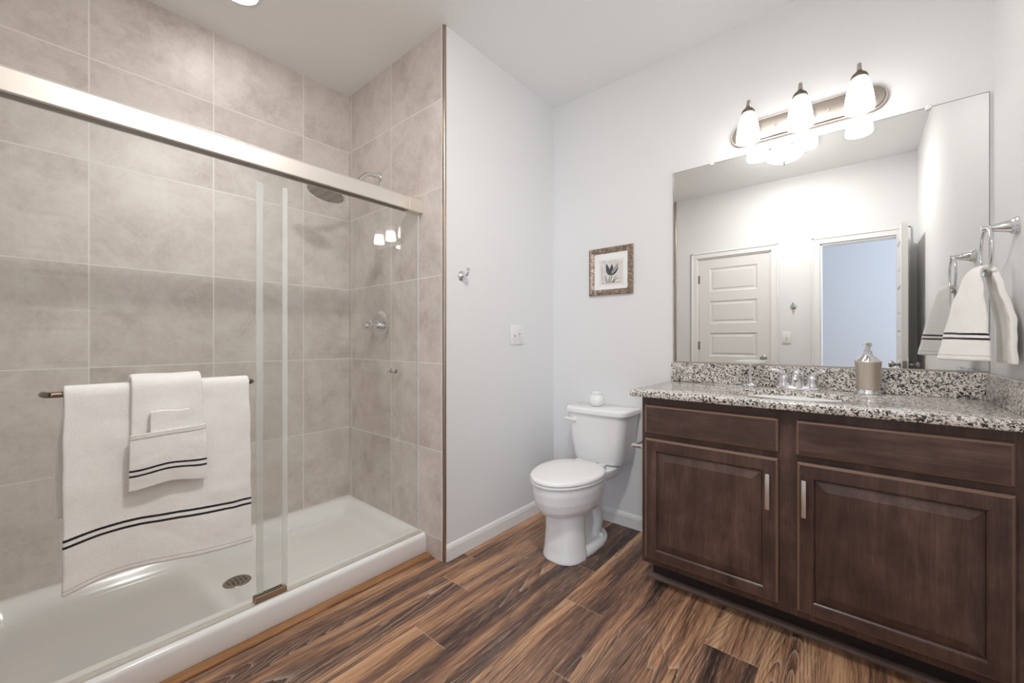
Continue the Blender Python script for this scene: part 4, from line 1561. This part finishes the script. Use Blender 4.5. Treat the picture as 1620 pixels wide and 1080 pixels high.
def draped(name, x0, x1, zf, zb, r, ybar, gap, material, thick, front_fn=None, nu=110, nv=60, x_fn=None, label=None):
    """a cloth hung over the bar; profile runs front hem -> over the bar -> back hem"""
    lf = (BZ + 0.0) - zf
    arc = math.pi * r
    lb = (BZ + 0.0) - zb
    tot = lf + arc + lb

    def fn(s, t):
        d = s * tot
        x = x0 + (x1 - x0) * t
        if d < lf:
            z = zf + d
            y = ybar - r
            k = 1 - d / lf
            if front_fn:
                dy, dx, dzz = front_fn(k, t)
                y += dy
                x += dx
                z += dzz
        elif d < lf + arc:
            a = (d - lf) / r
            y = ybar - r * math.cos(a)
            z = BZ + r * math.sin(a)
        else:
            k = (d - lf - arc) / lb
            z = BZ - (d - lf - arc)
            y = ybar + r + 0.002 * math.sin(9 * t + 3 * k) * k
            x -= 0.018 * sm(0, 0.6, k) * (1 - t)
        p = Vector((x, y, z))
        j = noise.noise(p * 6.5 + Vector((1.7, 0, 0))) * 0.0065 + noise.noise(p * 26.0) * 0.0016
        edge = (2 * t - 1) ** 5
        p.x += edge * (0.004 * noise.noise(Vector((0.0, 3.0, p.z * 9.0))) + 0.002)
        if d > lf:
            j *= 0.4
        return (p.x, p.y - abs(j), p.z)
    m_ = MB()
    m_.grid(fn, nu, nv, uv=lambda s, t: ((x1 - x0) * t, s * tot))
    o = m_.obj(name, material, angle=180)
    solidify(o, thick, 0.0, 1)
    return o


TOWEL_BATH = towel_material('terry_bath_towel', ((0.135, 0.1425), (0.1535, 0.161)), True)


def bath_front(k, t):
    # hem dips at both ends, small ripples low down
    dzz = -0.0 + k * (0.018 * math.sin(math.pi * min(1, t * 1.15)) + 0.008 * math.sin(7.5 * t + 0.4) - 0.026 * max(0, t - 0.55) / 0.45)
    dy = -0.016 * k * (0.5 + 0.5 * math.sin(8.5 * t + 1.0 + 1.5 * k)) - 0.004 * k
    dx = 0.012 * k * (t - 0.3)
    return dy, dx, dzz


bath = draped('bath_towel', 0.058, 0.516, 0.408, 0.62, 0.0185, BY, 0, TOWEL_BATH, 0.014, bath_front)
tag(bath, 'large white bath towel with two black stripes on the shower door bar', 'towel')

TOWEL_HAND = towel_material('terry_folded_towel', (), False)
hand_root = thing('folded_hand_towel', 'white hand towel folded into a striped pocket over the bath towel', 'towel', (0.285, BY - 0.035, 0.67))


def hand_front(k, t):
    return -0.003 * k - 0.003 * math.sin(5 * t) * k, 0.006 * k * (t - 0.5), 0.0


# hanging body
lf = BZ - 0.700
arc = math.pi * 0.038
lb = 0.22


def hand_fn(s, t):
    tot = lf + arc + lb
    d = s * tot
    x = 0.196 + 0.176 * t
    r = 0.039
    if d < lf:
        k = 1 - d / lf
        p = Vector((x + 0.004 * k * (2 * t - 1), BY - r - 0.003 * k, 0.700 + d))
    elif d < lf + arc:
        a = (d - lf) / 0.038
        p = Vector((x, BY - r * math.cos(a), BZ + 0.004 + 0.038 * math.sin(a) - 0.004 * math.cos(a) * 0))
    else:
        p = Vector((x, BY + 0.0345, BZ - (d - lf - arc)))
    j = noise.noise(p * 14.0) * 0.0025
    return (p.x, p.y - abs(j), p.z + 0.001 * math.sin(8 * t))


m_ = MB()
m_.grid(hand_fn, 90, 30, uv=lambda s, t: (t, s))
o = m_.obj('hanging_fold', TOWEL_HAND, hand_root, angle=180)
solidify(o, 0.013, 0.0, 1)
# pocket
TOWEL_POCKET = towel_material('terry_pocket', ((0.0445, 0.051), (0.0615, 0.068)), False)


def pocket_fn(s, t):
    c = 2 * t - 1
    zt = 0.850 + 0.006 * c + 0.002 * math.sin(5 * t)
    zb = 0.672 + 0.014 * math.sin(math.pi * t) ** 2 - 0.003 * c
    z = zb + (zt - zb) * s
    y = BY - 0.039 - 0.016 - 0.017 * (1 - abs(c) ** 3) * (0.45 + 0.55 * s) - 0.006 * math.sin(math.pi * s)
    x = 0.190 + 0.188 * t + 0.004 * math.sin(7 * s + 1) * (1 - abs(c)) + 0.003 * c * (1 - s)
    p = Vector((x, y, z))
    return (p.x, p.y - abs(noise.noise(p * 18.0)) * 0.003, p.z)


m_ = MB()
m_.grid(pocket_fn, 60, 40, uv=lambda s, t: (t, 0.178 * s))
o = m_.obj('pocket', TOWEL_POCKET, hand_root, angle=180)
solidify(o, 0.009, 0.0, 1)
# hem band along the pocket's mouth


def hem_fn(s, t):
    p = pocket_fn(0.915 + 0.085 * s, t)
    return (p[0], p[1] - 0.0055, p[2])


m_ = MB()
m_.grid(hem_fn, 6, 40, uv=lambda s, t: (t, s))
o = m_.obj('hem_band', towel_material('woven_hem', (), False, (232, 229, 223)), hand_root, angle=180)
solidify(o, 0.003, 0.0, 1)

# wash cloth tucked in the pocket


def wash_fn(s, t):
    # rolled layers: profile loops round its left edge
    x = 0.236 + 0.096 * t
    z = 0.770 + 0.142 * s
    c = 2 * t - 1
    y = BY - 0.039 - 0.021 - 0.004 * (1 - abs(c) ** 2)
    p = Vector((x, y, z + 0.002 * math.sin(6 * t)))
    return (p.x, p.y - abs(noise.noise(p * 20.0)) * 0.002, p.z)


m_ = MB()
m_.grid(wash_fn, 40, 26, uv=lambda s, t: (t, s))
wc = m_.obj('washcloth', TOWEL_HAND, angle=180)
solidify(wc, 0.017, 0.0, 2)
tag(wc, 'small white washcloth tucked into the hand towel pocket', 'washcloth')

# ------------------------------------------------------------------ shower fittings
sh = thing('rain_shower', 'chrome rain shower head on the tiled end wall', 'shower head', (SX, 2.2, 2.115))
b = MB()
b.lathe([(0, 0), (0.030, 0), (0.030, 0.004), (0.026, 0.010), (0.014, 0.014), (0, 0.016)], (SX - 0.0005, 2.2, 2.115), (-1, 0, 0), 32)
b.obj('flange', MAT_CHROME, sh)
b = MB()
b.tube([(SX - 0.004, 2.2, 2.115), (SX - 0.05, 2.2, 2.118), (SX - 0.085, 2.2, 2.108), (SX - 0.12, 2.2, 2.075), (SX - 0.165, 2.2, 2.035), (SX - 0.23, 2.2, 2.000)], 0.0125, 16, smooth=4)
b.ball((SX - 0.24, 2.2, 1.995), 0.019, 20)
b.obj('arm', MAT_CHROME, sh)
hn = Vector((-0.27, 0.0, -1.0)).normalized()
hc = Vector((1.030, 2.2, 1.928))
b = MB()
b.lathe([(0.0, -0.050), (0.016, -0.048), (0.020, -0.034), (0.040, -0.024), (0.080, -0.016), (0.098, -0.010), (0.100, -0.004), (0.098, 0.0), (0.093, 0.0), (0.090, -0.002), (0.0, -0.002)], hc, hn, 48)
b.tube([(SX - 0.24, 2.2, 1.995), tuple(hc - hn * 0.045)], 0.014, 14, smooth=1)
b.obj('head', MAT_CHROME, sh)
MAT_NOZZ = mat('nozzle_face', (150, 140, 130), 0.35, 0.9)
_t = NT(MAT_NOZZ)
_v = _t.add('ShaderNodeTexVoronoi', feature='F1')
_v.inputs['Scale'].default_value = 85.0
_v.inputs['Randomness'].default_value = 0.15
_t.l.new(_t.obj(), _v.inputs['Vector'])
_t.l.new(_t.mix(_t.math('LESS_THAN', _v.outputs['Distance'], 0.3), lin((165, 156, 148)), lin((70, 62, 58))), _t.bsdf.inputs['Base Color'])
b = MB()
b.lathe([(0.0, 0.0005), (0.091, 0.0005), (0.091, -0.0015), (0.0, -0.0015)], hc, hn, 48)
b.obj('nozzle_face', MAT_NOZZ, sh)

sv = thing('shower_valve', 'chrome shower valve with round plate on the tiled end wall', 'shower valve', (SX, 2.18, 1.218))
b = MB()
b.lathe([(0, 0), (0.090, 0), (0.090, 0.003), (0.084, 0.008), (0.060, 0.013), (0.032, 0.015), (0, 0.016)], (SX - 0.0005, 2.18, 1.218), (-1, 0, 0), 56)
b.obj('plate', MAT_CHROME, sv)
b = MB()
b.lathe([(0, 0.014), (0.030, 0.014), (0.030, 0.030), (0.025, 0.033), (0.025, 0.048), (0.031, 0.052), (0.031, 0.072), (0.024, 0.077), (0.022, 0.096), (0.024, 0.100), (0.021, 0.112), (0.012, 0.117), (0, 0.118)], (SX, 2.18, 1.218), (-1, 0, 0), 32)
b.obj('knob', MAT_CHROME, sv)

# ------------------------------------------------------------------ ceiling lights
rl = thing('recessed_light', 'round recessed downlight in the ceiling over the shower', 'ceiling light', (0.610, 2.165, H))
b = MB()
b.lathe([(0.075, 0.0), (0.098, 0.0), (0.098, -0.003), (0.094, -0.006), (0.080, -0.007), (0.075, -0.003)], (0.610, 2.165, H - 0.0003), (0, 0, 1), 48)
b.obj('trim_ring', MAT_TRIM, rl)
b = MB()
b.lathe([(0.0, -0.001), (0.0745, -0.001), (0.0745, -0.004), (0.0, -0.0055)], (0.610, 2.165, H), (0, 0, 1), 40)
b.obj('lens', MAT_CAN, rl)
sd_ = bpy.data.lights.new('downlight_beam', 'SPOT')
sd_.energy = CAN_SPOT
sd_.spot_size = math.radians(95)
sd_.spot_blend = 1.0
sd_.shadow_soft_size = 0.05
sd_.color = (1.0, 0.985, 0.965)
so_ = bpy.data.objects.new('downlight_beam', sd_)
so_.location = (0.610, 2.165, H - 0.060)
COL.objects.link(so_)

cl = thing('flush_ceiling_light', 'round glass bowl ceiling light with nickel pan, seen in the mirror', 'ceiling light', (0.60, 0.462, H))
cx_, cy_ = 0.60, 0.462
b = MB()
b.lathe([(0, 0), (0.165, 0), (0.168, -0.010), (0.160, -0.028), (0.150, -0.034), (0.0, -0.034)], (cx_, cy_, H - 0.0005), (0, 0, 1), 56)
b.obj('pan', MAT_NICKEL, cl)
b = MB()
b.lathe([(0.146, -0.035), (0.143, -0.050), (0.130, -0.072), (0.106, -0.092), (0.072, -0.106), (0.036, -0.113), (0.0, -0.115)], (cx_, cy_, H), (0, 0, 1), 48)
b.obj('glass_bowl', MAT_BOWL, cl)
bd_ = bpy.data.lights.new('ceiling_bulb', 'POINT')
bd_.energy = BULB
bd_.shadow_soft_size = 0.028
bd_.color = WARM[:3]
bo_ = bpy.data.objects.new('ceiling_bulb', bd_)
bo_.location = (cx_, cy_, H - 0.068)
COL.objects.link(bo_)
pd_ = bpy.data.lights.new('ceiling_down_fill', 'AREA')  # extra disc lamp added inside the bowl to send more light down
pd_.shape = 'DISK'
pd_.size = 0.24
pd_.energy = PAN_LIGHT
pd_.color = WARM[:3]
po_ = bpy.data.objects.new('ceiling_down_fill', pd_)
po_.location = (cx_, cy_, H - 0.037)
COL.objects.link(po_)
b = MB()
b.lathe([(0, -0.113), (0.013, -0.114), (0.014, -0.119), (0.006, -0.125), (0.0075, -0.133), (0.004, -0.141), (0, -0.142)], (cx_, cy_, H), (0, 0, 1), 20)
b.obj('finial', MAT_DARKNICK, cl)
